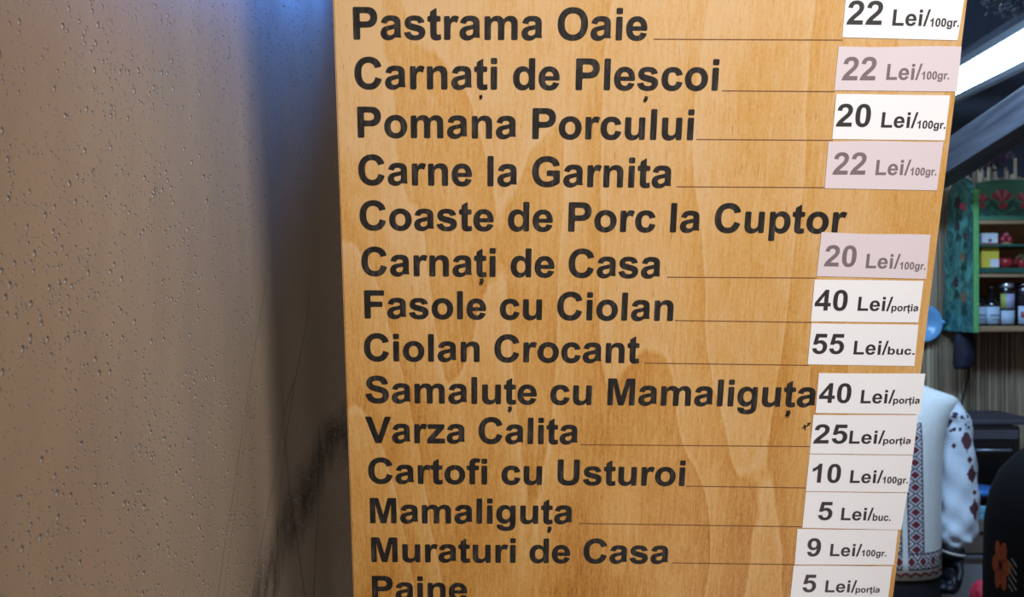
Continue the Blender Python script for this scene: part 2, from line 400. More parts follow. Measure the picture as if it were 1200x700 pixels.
GLYPHS = {   # heavy grotesque letterforms, 2048 units to the em
'P': (1366, 'M149 0V1466H624Q894 1466 976 1444Q1102 1411 1187 1300.5Q1272 1190 1272 1015Q1272 880 1223 788Q1174 696 1098.5 643.5Q1023 591 945 574Q839 553 638 553H445V0ZM445 1218V802H607Q782 802 841 825Q900 848 933.5 897Q967 946 967 1011Q967 1091 920 1143Q873 1195 801 1208Q748 1218 588 1218Z'),
'O': (1593, 'M89 724Q89 948 156 1100Q206 1212 292.5 1301Q379 1390 482 1433Q619 1491 798 1491Q1122 1491 1316.5 1290Q1511 1089 1511 731Q1511 376 1318 175.5Q1125 -25 802 -25Q475 -25 282 174.5Q89 374 89 724ZM394 734Q394 485 509 356.5Q624 228 801 228Q978 228 1091.5 355.5Q1205 483 1205 738Q1205 990 1094.5 1114Q984 1238 801 1238Q618 1238 506 1112.5Q394 987 394 734Z'),
'C': (1479, 'M1087 539L1374 448Q1308 208 1154.5 91.5Q1001 -25 765 -25Q473 -25 285 174.5Q97 374 97 720Q97 1086 286 1288.5Q475 1491 783 1491Q1052 1491 1220 1332Q1320 1238 1370 1062L1077 992Q1051 1106 968.5 1172Q886 1238 768 1238Q605 1238 503.5 1121Q402 1004 402 742Q402 464 502 346Q602 228 762 228Q880 228 965 303Q1050 378 1087 539Z'),
'G': (1593, 'M831 539V786H1469V202Q1376 112 1199.5 43.5Q1023 -25 842 -25Q612 -25 441 71.5Q270 168 184 347.5Q98 527 98 738Q98 967 194 1145Q290 1323 475 1418Q616 1491 826 1491Q1099 1491 1252.5 1376.5Q1406 1262 1450 1060L1156 1005Q1125 1113 1039.5 1175.5Q954 1238 826 1238Q632 1238 517.5 1115Q403 992 403 750Q403 489 519 358.5Q635 228 823 228Q916 228 1009.5 264.5Q1103 301 1170 353V539Z'),
'S': (1366, 'M74 477L362 505Q388 360 467.5 292Q547 224 682 224Q825 224 897.5 284.5Q970 345 970 426Q970 478 939.5 514.5Q909 551 833 578Q781 596 596 642Q358 701 262 787Q127 908 127 1082Q127 1194 190.5 1291.5Q254 1389 373.5 1440Q493 1491 662 1491Q938 1491 1077.5 1370Q1217 1249 1224 1047L928 1034Q909 1147 846.5 1196.5Q784 1246 659 1246Q530 1246 457 1193Q410 1159 410 1102Q410 1050 454 1013Q510 966 726 915Q942 864 1045.5 809.5Q1149 755 1207.5 660.5Q1266 566 1266 427Q1266 301 1196 191Q1126 81 998 27.5Q870 -26 679 -26Q401 -26 252 102.5Q103 231 74 477Z'),
'F': (1251, 'M150 0V1466H1155V1218H446V871H1058V623H446V0Z'),
'U': (1479, 'M147 1466H443V672Q443 483 454 427Q473 337 544.5 282.5Q616 228 740 228Q866 228 930 279.5Q994 331 1007 406Q1020 481 1020 655V1466H1316V696Q1316 432 1292 323Q1268 214 1203.5 139Q1139 64 1031 19.5Q923 -25 749 -25Q539 -25 430.5 23.5Q322 72 259 149.5Q196 227 176 312Q147 438 147 684Z'),
'V': (1366, 'M523 0L-1 1466H320L691 381L1050 1466H1364L839 0Z'),
'M': (1706, 'M145 0V1466H588L854 466L1117 1466H1561V0H1286V1154L995 0H710L420 1154V0Z'),
'L': (1251, 'M157 0V1454H453V247H1189V0Z'),
'a': (1139, 'M357 738L102 784Q145 938 250 1012Q355 1086 562 1086Q750 1086 842 1041.5Q934 997 971.5 928.5Q1009 860 1009 677L1006 349Q1006 209 1019.5 142.5Q1033 76 1070 0H792Q781 28 765 83Q758 108 755 116Q683 46 601 11Q519 -24 426 -24Q262 -24 167.5 65Q73 154 73 290Q73 380 116 450.5Q159 521 236.5 558.5Q314 596 460 624Q657 661 733 693V721Q733 802 693 836.5Q653 871 542 871Q467 871 425 841.5Q383 812 357 738ZM733 510Q679 492 562 467Q445 442 409 418Q354 379 354 319Q354 260 398 217Q442 174 510 174Q586 174 655 224Q706 262 722 317Q733 353 733 454Z'),
'b': (1251, 'M135 0V1466H416V938Q546 1086 724 1086Q918 1086 1045 945.5Q1172 805 1172 541Q1172 268 1042 122Q912 -24 726 -24Q634 -24 545 22Q456 68 391 158V0ZM414 554Q414 388 466 309Q539 197 660 197Q753 197 818.5 276.5Q884 356 884 527Q884 709 818 789.5Q752 870 649 870Q548 870 481 791.5Q414 713 414 554Z'),
'c': (1139, 'M1073 748L796 698Q782 781 732.5 823Q683 865 604 865Q499 865 436.5 792.5Q374 720 374 550Q374 361 437.5 283Q501 205 608 205Q688 205 739 250.5Q790 296 811 407L1087 360Q1044 170 922 73Q800 -24 595 -24Q362 -24 223.5 123Q85 270 85 530Q85 793 224 939.5Q363 1086 600 1086Q794 1086 908.5 1002.5Q1023 919 1073 748Z'),
'd': (1251, 'M1121 0H860V156Q795 65 706.5 20.5Q618 -24 528 -24Q345 -24 214.5 123.5Q84 271 84 535Q84 805 211 945.5Q338 1086 532 1086Q710 1086 840 938V1466H1121ZM371 554Q371 384 418 308Q486 198 608 198Q705 198 773 280.5Q841 363 841 527Q841 710 775 790.5Q709 871 606 871Q506 871 438.5 791.5Q371 712 371 554Z'),
'e': (1139, 'M762 338L1042 291Q988 137 871.5 56.5Q755 -24 580 -24Q303 -24 170 157Q65 302 65 523Q65 787 203 936.5Q341 1086 552 1086Q789 1086 926 929.5Q1063 773 1057 450H353Q356 325 421 255.5Q486 186 583 186Q649 186 694 222Q739 258 762 338ZM778 622Q775 744 715 807.5Q655 871 569 871Q477 871 417 804Q357 737 358 622Z'),
'f': (682, 'M24 1062H180V1142Q180 1276 208.5 1342Q237 1408 313.5 1449.5Q390 1491 507 1491Q627 1491 742 1455L704 1259Q637 1275 575 1275Q514 1275 487.5 1246.5Q461 1218 461 1137V1062H671V841H461V0H180V841H24Z'),
'g': (1251, 'M121 -70L442 -109Q450 -165 479 -186Q519 -216 605 -216Q715 -216 770 -183Q807 -161 826 -112Q839 -77 839 17V172Q713 0 521 0Q307 0 182 181Q84 324 84 537Q84 804 212.5 945Q341 1086 532 1086Q729 1086 857 913V1062H1120V109Q1120 -79 1089 -172Q1058 -265 1002 -318Q946 -371 852.5 -401Q759 -431 616 -431Q346 -431 233 -338.5Q120 -246 120 -104Q120 -90 121 -70ZM372 553Q372 384 437.5 305.5Q503 227 599 227Q702 227 773 307.5Q844 388 844 546Q844 711 776 791Q708 871 604 871Q503 871 437.5 792.5Q372 714 372 553Z'),
'i': (569, 'M147 1206V1466H428V1206ZM147 0V1062H428V0Z'),
'l': (569, 'M147 0V1466H428V0Z'),
'm': (1821, 'M126 1062H385V917Q524 1086 716 1086Q818 1086 893 1044Q968 1002 1016 917Q1086 1002 1167 1044Q1248 1086 1340 1086Q1457 1086 1538 1038.5Q1619 991 1659 899Q1688 831 1688 679V0H1407V607Q1407 765 1378 811Q1339 871 1258 871Q1199 871 1147 835Q1095 799 1072 729.5Q1049 660 1049 510V0H768V582Q768 737 753 782Q738 827 706.5 849Q675 871 621 871Q556 871 504 836Q452 801 429.5 735Q407 669 407 516V0H126Z'),
'n': (1251, 'M1114 0H833V542Q833 714 815 764.5Q797 815 756.5 843Q716 871 659 871Q586 871 528 831Q470 791 448.5 725Q427 659 427 481V0H146V1062H407V906Q546 1086 757 1086Q850 1086 927 1052.5Q1004 1019 1043.5 967Q1083 915 1098.5 849Q1114 783 1114 660Z'),
'o': (1251, 'M82 546Q82 686 151 817Q220 948 346.5 1017Q473 1086 629 1086Q870 1086 1024 929.5Q1178 773 1178 534Q1178 293 1022.5 134.5Q867 -24 631 -24Q485 -24 352.5 42Q220 108 151 235.5Q82 363 82 546ZM370 531Q370 373 445 289Q520 205 630 205Q740 205 814.5 289Q889 373 889 533Q889 689 814.5 773Q740 857 630 857Q520 857 445 773Q370 689 370 531Z'),
'p': (1251, 'M139 1062H401V906Q452 986 539 1036Q626 1086 732 1086Q917 1086 1046 941Q1175 796 1175 537Q1175 271 1045 123.5Q915 -24 730 -24Q642 -24 570.5 11Q499 46 420 131V-404H139ZM417 549Q417 370 488 284.5Q559 199 661 199Q759 199 824 277.5Q889 356 889 535Q889 702 822 783Q755 864 656 864Q553 864 485 784.5Q417 705 417 549Z'),
'r': (797, 'M416 0H135V1062H396V911Q463 1018 516.5 1052Q570 1086 638 1086Q734 1086 823 1033L736 788Q665 834 604 834Q545 834 504 801.5Q463 769 439.5 684Q416 599 416 328Z'),
's': (1139, 'M48 303L330 346Q348 264 403 221.5Q458 179 557 179Q666 179 721 219Q758 247 758 294Q758 326 738 347Q717 367 644 384Q304 459 213 521Q87 607 87 760Q87 898 196 992Q305 1086 534 1086Q752 1086 858 1015Q964 944 1004 805L739 756Q722 818 674.5 851Q627 884 539 884Q428 884 380 853Q348 831 348 796Q348 766 376 745Q414 717 638.5 666Q863 615 952 541Q1040 466 1040 332Q1040 186 918 81Q796 -24 557 -24Q340 -24 213.5 64Q87 152 48 303Z'),
't': (682, 'M634 1062V838H442V410Q442 280 447.5 258.5Q453 237 472.5 223Q492 209 520 209Q559 209 633 236L657 18Q559 -24 435 -24Q359 -24 298 1.5Q237 27 208.5 67.5Q180 108 169 177Q160 226 160 375V838H31V1062H160V1273L442 1437V1062Z'),
'ț': (682, 'M634 1062V838H442V410Q442 280 447.5 258.5Q453 237 472.5 223Q492 209 520 209Q559 209 633 236L657 18Q559 -24 435 -24Q359 -24 298 1.5Q237 27 208.5 67.5Q180 108 169 177Q160 226 160 375V838H31V1062H160V1273L442 1437V1062ZM300 -110H540V-280Q520 -420 360 -480L300 -400Q400 -350 410 -290H300Z'),
'u': (1251, 'M846 0V159Q788 74 693.5 25Q599 -24 494 -24Q387 -24 302 23Q217 70 179 155Q141 240 141 390V1062H422V574Q422 350 437.5 299.5Q453 249 494 219.5Q535 190 598 190Q670 190 727 229.5Q784 269 805 327.5Q826 386 826 614V1062H1107V0Z'),
'z': (1024, 'M32 0V219L430 676Q528 788 575 835Q526 832 446 831L71 829V1062H951V863L545 395L402 240Q519 247 547 247H982V0Z'),
'0': (1139, 'M562 1472Q775 1472 895 1320Q1038 1140 1038 723Q1038 307 894 125Q775 -25 562 -25Q348 -25 217 139.5Q86 304 86 726Q86 1140 230 1322Q349 1472 562 1472ZM562 1239Q511 1239 471 1206.5Q431 1174 409 1090Q380 981 380 723Q380 465 406 368.5Q432 272 471.5 240Q511 208 562 208Q613 208 653 240.5Q693 273 715 357Q744 465 744 723Q744 981 718 1077.5Q692 1174 652.5 1206.5Q613 1239 562 1239Z'),
'1': (1139, 'M806 0H525V1059Q371 915 162 846V1101Q272 1137 401 1237.5Q530 1338 578 1472H806Z'),
'2': (1139, 'M1036 261V0H51Q67 148 147 280.5Q227 413 463 632Q653 809 696 872Q754 959 754 1044Q754 1138 703.5 1188.5Q653 1239 564 1239Q476 1239 424 1186Q372 1133 364 1010L84 1038Q109 1270 241 1371Q373 1472 571 1472Q788 1472 912 1355Q1036 1238 1036 1064Q1036 965 1000.5 875.5Q965 786 888 688Q837 623 704 501Q571 379 535.5 339Q500 299 478 261Z'),
'4': (1139, 'M638 0V295H38V541L674 1472H910V542H1092V295H910V0ZM638 542V1043L301 542Z'),
'5': (1139, 'M91 377L371 406Q383 311 442 255.5Q501 200 578 200Q666 200 727 271.5Q788 343 788 487Q788 622 727.5 689.5Q667 757 570 757Q449 757 353 650L125 683L269 1446H1012V1183H482L438 934Q532 981 630 981Q817 981 947 845Q1077 709 1077 492Q1077 311 972 169Q829 -25 575 -25Q372 -25 244 84Q116 193 91 377Z'),
'9': (1139, 'M91 339L363 369Q373 286 415 246Q457 206 526 206Q613 206 674 286Q735 366 752 618Q646 495 487 495Q314 495 188.5 628.5Q63 762 63 976Q63 1199 195.5 1335.5Q328 1472 533 1472Q756 1472 899 1299.5Q1042 1127 1042 732Q1042 330 893 152Q744 -26 505 -26Q333 -26 227 65.5Q121 157 91 339ZM727 953Q727 1089 664.5 1164Q602 1239 520 1239Q442 1239 390.5 1177.5Q339 1116 339 976Q339 834 395 767.5Q451 701 535 701Q616 701 671.5 765Q727 829 727 953Z'),
'/': (569, 'M-2 -25L361 1491H569L204 -25Z'),
'.': (569, 'M147 0V281H428V0Z'), ' ': (569, '')}
import re
def contours(path, n=5):
    out = []; cur = []
    for cmd, args in re.findall(r'([MLHVQZ])([^MLHVQZ]*)', path):
        v = [float(x) for x in re.findall(r'-?[0-9.]+', args)]
        if cmd == 'M': cur = [(v[0], v[1])]
        elif cmd == 'L': cur.append((v[0], v[1]))
        elif cmd == 'H': cur.append((v[0], cur[-1][1]))
        elif cmd == 'V': cur.append((cur[-1][0], v[0]))
        elif cmd == 'Q':
            x0, y0 = cur[-1]
            for i in range(1, n+1):
                t = i/n; a, b, c = (1-t)**2, 2*t*(1-t), t*t
                cur.append((a*x0+b*v[0]+c*v[2], a*y0+b*v[1]+c*v[3]))
        elif cmd == 'Z':
            if abs(cur[0][0]-cur[-1][0])+abs(cur[0][1]-cur[-1][1]) < 1: cur.pop()
            out.append(cur)
    return out
def ease(c, r):
    """round off the sharp corners, as a router bit leaves them"""
    o = []; n = len(c)
    for i in range(n):
        a, b, d = Vector(c[i-1]), Vector(c[i]), Vector(c[(i+1) % n]); u = a-b; w = d-b
        if u.length > 1e-6 and w.length > 1e-6 and u.angle(w) < 2.45:
            k = min(r, u.length*.45, w.length*.45); p = b+u.normalized()*k; q = b+w.normalized()*k
            o += [tuple(p), tuple(.25*p+.5*b+.25*q), tuple(q)]
        else: o.append(tuple(b))
    return o
def grow(c, d, inner):
    """move an outline outwards by d (a hole inwards)"""
    A = sum(c[i-1][0]*c[i][1]-c[i][0]*c[i-1][1] for i in range(len(c)))
    sg = (1 if A > 0 else -1)*(-1 if inner else 1); o = []; n = len(c)
    for i in range(n):
        a, b, e = Vector(c[i-1]), Vector(c[i]), Vector(c[(i+1) % n]); u = (b-a).normalized(); w = (e-b).normalized()
        n1, n2 = Vector((u.y, -u.x)), Vector((w.y, -w.x)); m = n1+n2
        m = m/max(.5, 1+n1.dot(n2))
        o.append(tuple(b+m*d*sg))
    return o
def inside(p, c):
    k = False
    for i in range(len(c)):
        (x0, y0), (x1, y1) = c[i-1], c[i]
        if (y0 > p[1]) != (y1 > p[1]) and p[0] < (x1-x0)*(p[1]-y0)/(y1-y0)+x0: k = not k
    return k
GCACHE = {}
def glyph(ch, corner, thin):
    """one filled letter as (points, faces)"""
    key = (ch, corner, thin)
    if key in GCACHE: return GCACHE[key]
    c = bpy.data.curves.new('t', 'CURVE'); c.dimensions = '2D'; c.fill_mode = 'BOTH'
    cts = contours(GLYPHS[ch][1])
    for ct in cts:
        inner = any(q is not ct and inside(ct[0], q) for q in cts)
        if thin: ct = grow(ct, -thin*2048, inner)
        if corner: ct = ease(ct, corner)
        pts = []
        for p in ct:
            if not pts or (abs(p[0]-pts[-1][0])+abs(p[1]-pts[-1][1])) > 3: pts.append(p)
        if len(pts) > 2 and abs(pts[0][0]-pts[-1][0])+abs(pts[0][1]-pts[-1][1]) < 3: pts.pop()
        sp = c.splines.new('POLY'); sp.points.add(len(pts)-1); sp.use_cyclic_u = True
        for q, (x, y) in zip(sp.points, pts): q.co = (x/2048, y/2048, 0, 1)
    o = bpy.data.objects.new('t', c); COL.objects.link(o); bpy.context.view_layer.update()
    me = bpy.data.meshes.new_from_object(o.evaluated_get(bpy.context.evaluated_depsgraph_get()))
    GCACHE[key] = ([v.co.copy() for v in me.vertices], [list(p.vertices) for p in me.polygons])
    bpy.data.objects.remove(o); bpy.data.curves.remove(c); bpy.data.meshes.remove(me)
    return GCACHE[key]
def text_mesh(s, corner=0, thin=0):
    X = 0; V = []; Fc = []
    for ch in s:
        v, f = glyph(ch, corner, thin) if GLYPHS[ch][1] else ([], [])
        k = len(V); V += [(p.x+X/2048, p.y, 0) for p in v]; Fc += [[i+k for i in q] for q in f]
        X += GLYPHS[ch][0]
    me = bpy.data.meshes.new('t'); me.from_pydata(V, [], Fc)
    xs = [v[0] for v in V]
    return me, min(xs), max(xs)
def lay(s, p0, p1, cap, zoff, mats, parent, name, th=.0004, corner=0, thin=0):
    """lettering from p0 to p1 (both on the baseline, board coordinates), capital height cap"""
    me, x0, x1 = text_mesh(s, corner, thin); sy = cap/(1466/2048); sx = (p1[0]-p0[0])/(x1-x0)
    for v in me.vertices:
        f = (v.co.x-x0)/(x1-x0)
        v.co = Vector((p0[0]+(v.co.x-x0)*sx, p0[1]+(p1[1]-p0[1])*f+v.co.y*sy, zoff))
    bm = bmesh.new(); bm.from_mesh(me); bpy.data.meshes.remove(me)
    bmesh.ops.remove_doubles(bm, verts=bm.verts, dist=1e-7)
    r = bmesh.ops.extrude_face_region(bm, geom=list(bm.faces))
    for v in [g for g in r['geom'] if isinstance(g, bmesh.types.BMVert)]: v.co.z += th
    bmesh.ops.recalc_face_normals(bm, faces=bm.faces)
    return link(name, bm, mats, parent)
rows = [('Pastrama Oaie', 414.5, 758, 46, 47), ('Carnați de Plescoi', 416, 841, 104, 106), ('Pomana Porcului', 419.5, 812, 161, 164),
        ('Carne la Garnita', 420.5, 787, 216.5, 220), ('Coaste de Porc la Cuptor', 422, 990.5, 269.5, 273.5), ('Carnați de Casa', 424, 774, 323, 326),
        ('Fasole cu Ciolan', 427.5, 788.5, 373, 376), ('Ciolan Crocant', 427, 749, 423, 425.5), ('Samaluțe cu Mamaliguța', 429, 955.5, 472, 477),
        ('Varza Calita', 429, 677.5, 519, 520.5), ('Cartofi cu Usturoi', 432, 802, 566.5, 569.5), ('Mamaliguța', 434, 671, 613, 614),
        ('Muraturi de Casa', 435.5, 783.5, 658.5, 660.7), ('Paine', 436.5, 547.5, 703, 704)]
a, b = uv(415, 7.5), uv(415, 45.9); CAPH = a[1]-b[1]
for s, xl, xr, yl, yr in rows:
    body = s.replace('ț', 't')
    o = lay(body, uv(xl, yl), uv(xr, yr), CAPH*.98, .0001, M_burnt, board, 'menu_line_lettering', th=.0003, corner=60, thin=-.006)
    o['label'] = 'black routed line reading '+s
# the little comma marks under t and s, painted by hand
def dot(pts, r, grey=False):
    bm = bmesh.new()
    tube(bm, [Vector((*uv(*p), .0002)) for p in pts], r, 8)
    return bm
for i, (pts, r) in enumerate([([(563.2, 111.5), (564, 113.5), (563.2, 115.5)], .0013), ([(757.5, 113), (757, 116), (755.5, 118.5)], .0015),
                 ([(564.5, 326.5), (565, 329), (563.5, 332.5)], .0018), ([(597.5, 476.5), (598, 479), (597, 481.5)], .0018),
                 ([(923.5, 481.5), (924, 484), (922, 487.5)], .0020), ([(644, 617.5), (644.5, 620), (643, 623)], .0018)]):
    link('comma_mark', dot(pts, r), M_burnt, board, True)
for (xa, ya, xb, yb) in [(766, 46, 987, 47), (846, 106.5, 978, 107.5), (816, 163.5, 976, 164.6), (793, 219, 967, 220), (782, 325, 957, 326),
                         (791, 375.8, 951, 378), (755, 425.7, 948, 428.3), (680, 521.4, 949, 523.5), (804, 570, 944, 572), (678, 613.7, 941, 617.7), (788, 660, 931, 662)]:
    p, q = Vector((*uv(xa, ya), .00005)), Vector((*uv(xb, yb), .00005)); bm = bmesh.new()
    h = Vector((0, .00044, 0))
    vs = [p-h, q-h, q+h, p+h]
    f0 = [bm.verts.new(v) for v in vs]; f1 = [bm.verts.new(v+Vector((0, 0, .00012))) for v in vs]
    bm.faces.new(f1); [bm.faces.new((f0[i], f0[(i+1) % 4], f1[(i+1) % 4], f1[i])) for i in range(4)]
    link('ruled_line', bm, M_rule, board)
bm = bmesh.new()
for pts in ([(940, 502), (944, 500), (949, 497.5)], [(942.5, 498), (943.5, 501), (943, 504)], [(946, 496.5), (950, 496)]):
    tube(bm, [Vector((*uv(*p), .0002)) for p in pts], .0006, 6)
link('pen_scribble', bm, M_burnt, board)

# ------------------------------------------------------------------ price tags
k = 1/5.714
tags = [
 # TL TR BR BL, faded, [(text, xl, xr, base_l, base_r)], words
 ((991.6, -11), (1131, -9), (1121.7, 47.3), (986.9, 43.7), 0, ('22', 991.3, 1032.4, 28.9), ('Lei/', 1045, 1088.4, 30.2), ('100gr.', 1089, 1123, 31.2), 'topmost white paper price tag reading 22 Lei/100gr., beside Pastrama Oaie'),
 ((982.5, 54.8), (1126.4, 54.6), (1121.5, 107.4), (977.6, 105.8), 1, ('22', 985.9, 1024.9, 94), ('Lei/', 1038, 1078.8, 93.4), ('100gr.', 1079.2, 1111.5, 93), 'faded pinkish price tag reading 22 Lei/100gr., beside Carnati de Plescoi'),
 ((979.9, 110), (1113, 111.8), (1106.6, 164.6), (975, 163), 0, ('20', 978.9, 1018.8, 148.4), ('Lei/', 1031.9, 1073.9, 149.6), ('100gr.', 1074, 1107.2, 150.6), 'white paper price tag reading 20 Lei/100gr., beside Pomana Porcului'),
 ((970.6, 165.6), (1105.2, 165.8), (1097.5, 223.2), (966.2, 220.6), 1, ('22', 975, 1013.2, 204.5), ('Lei/', 1025.4, 1065.7, 205), ('100gr.', 1066, 1096.6, 205.4), 'faded pinkish price tag reading 22 Lei/100gr., beside Carne la Garnita'),
 ((962.4, 272.5), (1090, 275.4), (1085, 327), (956.8, 323.6), 1, ('20', 965, 1002.1, 312.2), ('Lei/', 1014, 1053.4, 314.4), ('100gr.', 1053.6, 1084, 315.6), 'faded pinkish price tag reading 20 Lei/100gr., under the word Cuptor'),
 ((954.5, 327.6), (1082, 329.2), (1075.8, 378), (950, 376.6), 0, ('40', 953.8, 991.8, 363.8), ('Lei/', 1004.4, 1044.6, 364.2), ('porția', 1044, 1075.4, 364.6), 'white paper price tag reading 40 Lei/portia, beside Fasole cu Ciolan'),
 ((950.6, 379), (1076, 380.6), (1071, 429), (946.3, 427), 0, ('55', 951, 987.9, 414.5), ('Lei/', 999.6, 1039.5, 415.4), ('buc.', 1039.6, 1071, 415.4), 'white paper price tag reading 55 Lei/buc., beside Ciolan Crocant'),
 ((959.4, 437.3), (1084, 438), (1078, 485.4), (955.5, 484), 0, ('40', 958.9, 996.1, 472), ('Lei/', 1007.9, 1046.9, 472.5), ('porția', 1046, 1077.2, 472.9), 'white paper price tag reading 40 Lei/portia, touching the word Mamaliguta'),
 ((953, 486.3), (1075.6, 486.6), (1069.8, 532.8), (948.7, 531.6), 0, ('25', 952.4, 991.8, 519.6), ('Lei/', 994.4, 1035.2, 519.8), ('porția', 1034.3, 1066.7, 520.1), 'white paper price tag reading 25Lei/portia, beside Varza Calita'),
 ((948.5, 532.6), (1069.6, 533.8), (1063.7, 577), (944.2, 575.6), 0, ('10', 950.8, 984, 565.5), ('Lei/', 995.4, 1033.4, 565.9), ('100gr.', 1033.5, 1063.2, 566.2), 'white paper price tag reading 10 Lei/100gr., beside Cartofi cu Usturoi'),
 ((944.2, 576.6), (1062.9, 578), (1055.8, 620.8), (940, 618.6), 0, ('5', 957.8, 974.4, 609.3), ('Lei/', 984.9, 1022, 609.6), ('buc.', 1022, 1043, 610.2), 'white paper price tag reading 5 Lei/buc., beside Mamaliguta'),
 ((934.3, 620), (1052, 621.4), (1047.3, 662), (931, 661.6), 0, ('9', 944.7, 960.7, 651.7), ('Lei/', 972, 1008.7, 651.7), ('100gr.', 1009, 1038, 651.7), 'white paper price tag reading 9 Lei/100gr., beside Muraturi de Casa'),
 ((930, 662.9), (1045.3, 663.6), (1040, 705), (925.5, 703.5), 0, ('5', 939.7, 955.3, 693.7), ('Lei/', 966.3, 1002.7, 694), ('porția', 1002, 1030.4, 694.3), 'bottom white paper price tag reading 5 Lei/portia, beside Paine')]
DIG, LEI, UNIT = CAPH*.735, CAPH*.50, CAPH*.255
for (tl, tr, br, bl, faded, num, lei, unit, lab) in tags:
    P = [uv(*p) for p in (tl, bl, br, tr)]
    cx = sum(p[0] for p in P)/4; cy = sum(p[1] for p in P)/4
    # paper with slight waviness
    bm = bmesh.new(); n, m = 14, 6; g = []
    ph = random.uniform(0, 6)
    for i in range(n+1):
        row = []
        for j in range(m+1):
            s, t = i/n, j/m
            x = (P[0][0]*(1-s)+P[3][0]*s)*(1-t)+(P[1][0]*(1-s)+P[2][0]*s)*t
            y = (P[0][1]*(1-s)+P[3][1]*s)*(1-t)+(P[1][1]*(1-s)+P[2][1]*s)*t
            e = .0003*math.sin(s*7+ph)*(1-t)**3*(1 if faded else .3)
            row.append(bm.verts.new((x-cx, y-cy+e*1.2, .0006+abs(e)*.5)))
        g.append(row)
    for i in range(n):
        for j in range(m): bm.faces.new((g[i][j], g[i][j+1], g[i+1][j+1], g[i+1][j]))
    r = bmesh.ops.extrude_face_region(bm, geom=list(bm.faces))
    for v in [q for q in r['geom'] if isinstance(q, bmesh.types.BMVert)]: v.co.z -= .0004
    bmesh.ops.recalc_face_normals(bm, faces=bm.faces)
    o = link('price_tag', bm, M_pink if faded else M_white)
    o.matrix_world = BOARD @ Matrix.Translation((cx, cy, 0))
    tag(o, lab, 'price tag', 'price tags on the menu board')
    ink = M_faded if faded else M_ink
    sl = (tr[1]-tl[1])/(tr[0]-tl[0])*.8
    for (txt, xl, xr, yb), cap, nm in ((num, DIG, 'price_number'), (lei, LEI, 'currency_word'), (unit, UNIT, 'unit_word')):
        if txt == 'buc.': cap *= 1.12
        if txt.startswith('por'): cap *= .98
        a0, a1 = uv(xl, yb-sl*(xr-xl)/2), uv(xr, yb+sl*(xr-xl)/2)
        q = lay(txt, (a0[0]-cx, a0[1]-cy), (a1[0]-cx, a1[1]-cy), cap, .0008, ink, o, nm, th=.00005, thin=-.004 if nm == 'unit_word' else 0)

# ------------------------------------------------------------------ stall behind: rafters, tube light
rafter('rafter', at(1090, 186, 3.45), at(1236, 88, 2.75), .10, .115, 'broad grey wooden rafter sloping under the tube light')
rafter('rafter', at(1098, 84, 3.55), at(1226, 2, 2.85), .06, .05, 'narrow dark rafter above the tube light')
a, b = at(1100, 112, 3.32), at(1236, 36, 2.66)
d = (b-a); Lt = d.length; Mx = Matrix.Translation(a) @ d.to_track_quat('Y', 'Z').to_matrix().to_4x4()
tl = empty('tube_light', (0, 0, 0)); tl.matrix_world = Mx
tag(tl, 'glowing blue white tube light under the stall roof', 'tube light')
bm = bmesh.new(); tube(bm, [(0, 0, 0), (0, Lt, 0)], .034, 18)
te = NT('blue_white_tube'); te.base((1, 1, 1, 1)); te.b.inputs['Emission Color'].default_value = (.62, .84, 1, 1); te.b.inputs['Emission Strength'].default_value = 12
link('tube', bm, te.m, tl, True)
M_fix = plain('grey_metal', rgb(150, 155, 162), .35, .08, 20, .6)
bm = bmesh.new(); box(bm, -.04, .04, -.02, Lt+.02, .034, .062, .005); link('fixture_housing', bm, M_fix, tl)
for y0 in (-.03, Lt): link('end_cap', B(-.036, .036, y0, y0+.03, -.036, .04, .006), M_fix, tl)
# metal rail below the tube
a, b = at(1096, 128, 3.3), at(1210, 72, 2.72); d = b-a; bm = bmesh.new()
box(bm, -.012, .012, 0, d.length, -.010, .010, .003)
o = link('metal_rail', bm, M_fix); o.matrix_world = Matrix.Translation(a) @ d.to_track_quat('Y', 'Z').to_matrix().to_4x4()
tag(o, 'thin metal rail running just below the glowing tube', 'rail')
# dark leafy garland up under the roof
def leaf_cluster(name, c, R, n, mats, sz, squash=(1, 1, 1)):
    bm = bmesh.new()
    for i in range(n):
        v = Vector((random.gauss(0, 1), random.gauss(0, 1), random.gauss(0, 1))).normalized()*R*random.uniform(.35, 1)
        p = Vector((v.x*squash[0], v.y*squash[1], v.z*squash[2]))+Vector(c)
        ax = Vector((random.gauss(0, 1), random.gauss(0, 1), random.gauss(0, 1))).normalized(); s_ = ax.orthogonal().normalized(); u = ax.cross(s_)
        L_, w_ = sz*random.uniform(.7, 1.2), sz*.38
        k = [bm.verts.new(p+ax*L_*t+s_*w_*q+u*w_*.35*abs(q)) for t, q in ((-.5, 0), (-.1, .9), (.5, 0), (-.1, -.9), (0, 0))]
        for f in ((0, 1, 4), (1, 2, 4), (2, 3, 4), (3, 0, 4)):
            bm.faces.new([k[j] for j in f]).material_index = i % len(mats)
    return link(name, bm, mats)
M_dkleaf = plain('dry_dark_leaves', rgb(44, 46, 52), .7, .3, 30); M_purple = plain('purple_petals', rgb(84, 34, 70), .7, .3, 40)
g1 = leaf_cluster('leaf_garland', at(1192, -6, 2.72), .085, 420, [M_dkleaf], .020, (1.1, 1.4, .7)); tag(g1, 'dark leafy garland under the roof at the upper corner', 'garland')
g2 = leaf_cluster('dried_flower_bunch', at(1160, 186, 3.4), .075, 330, [M_purple, M_dkleaf], .016, (1.2, .7, .6)); tag(g2, 'dull purple dried flower bunch above the painted shelf', 'dried flowers')

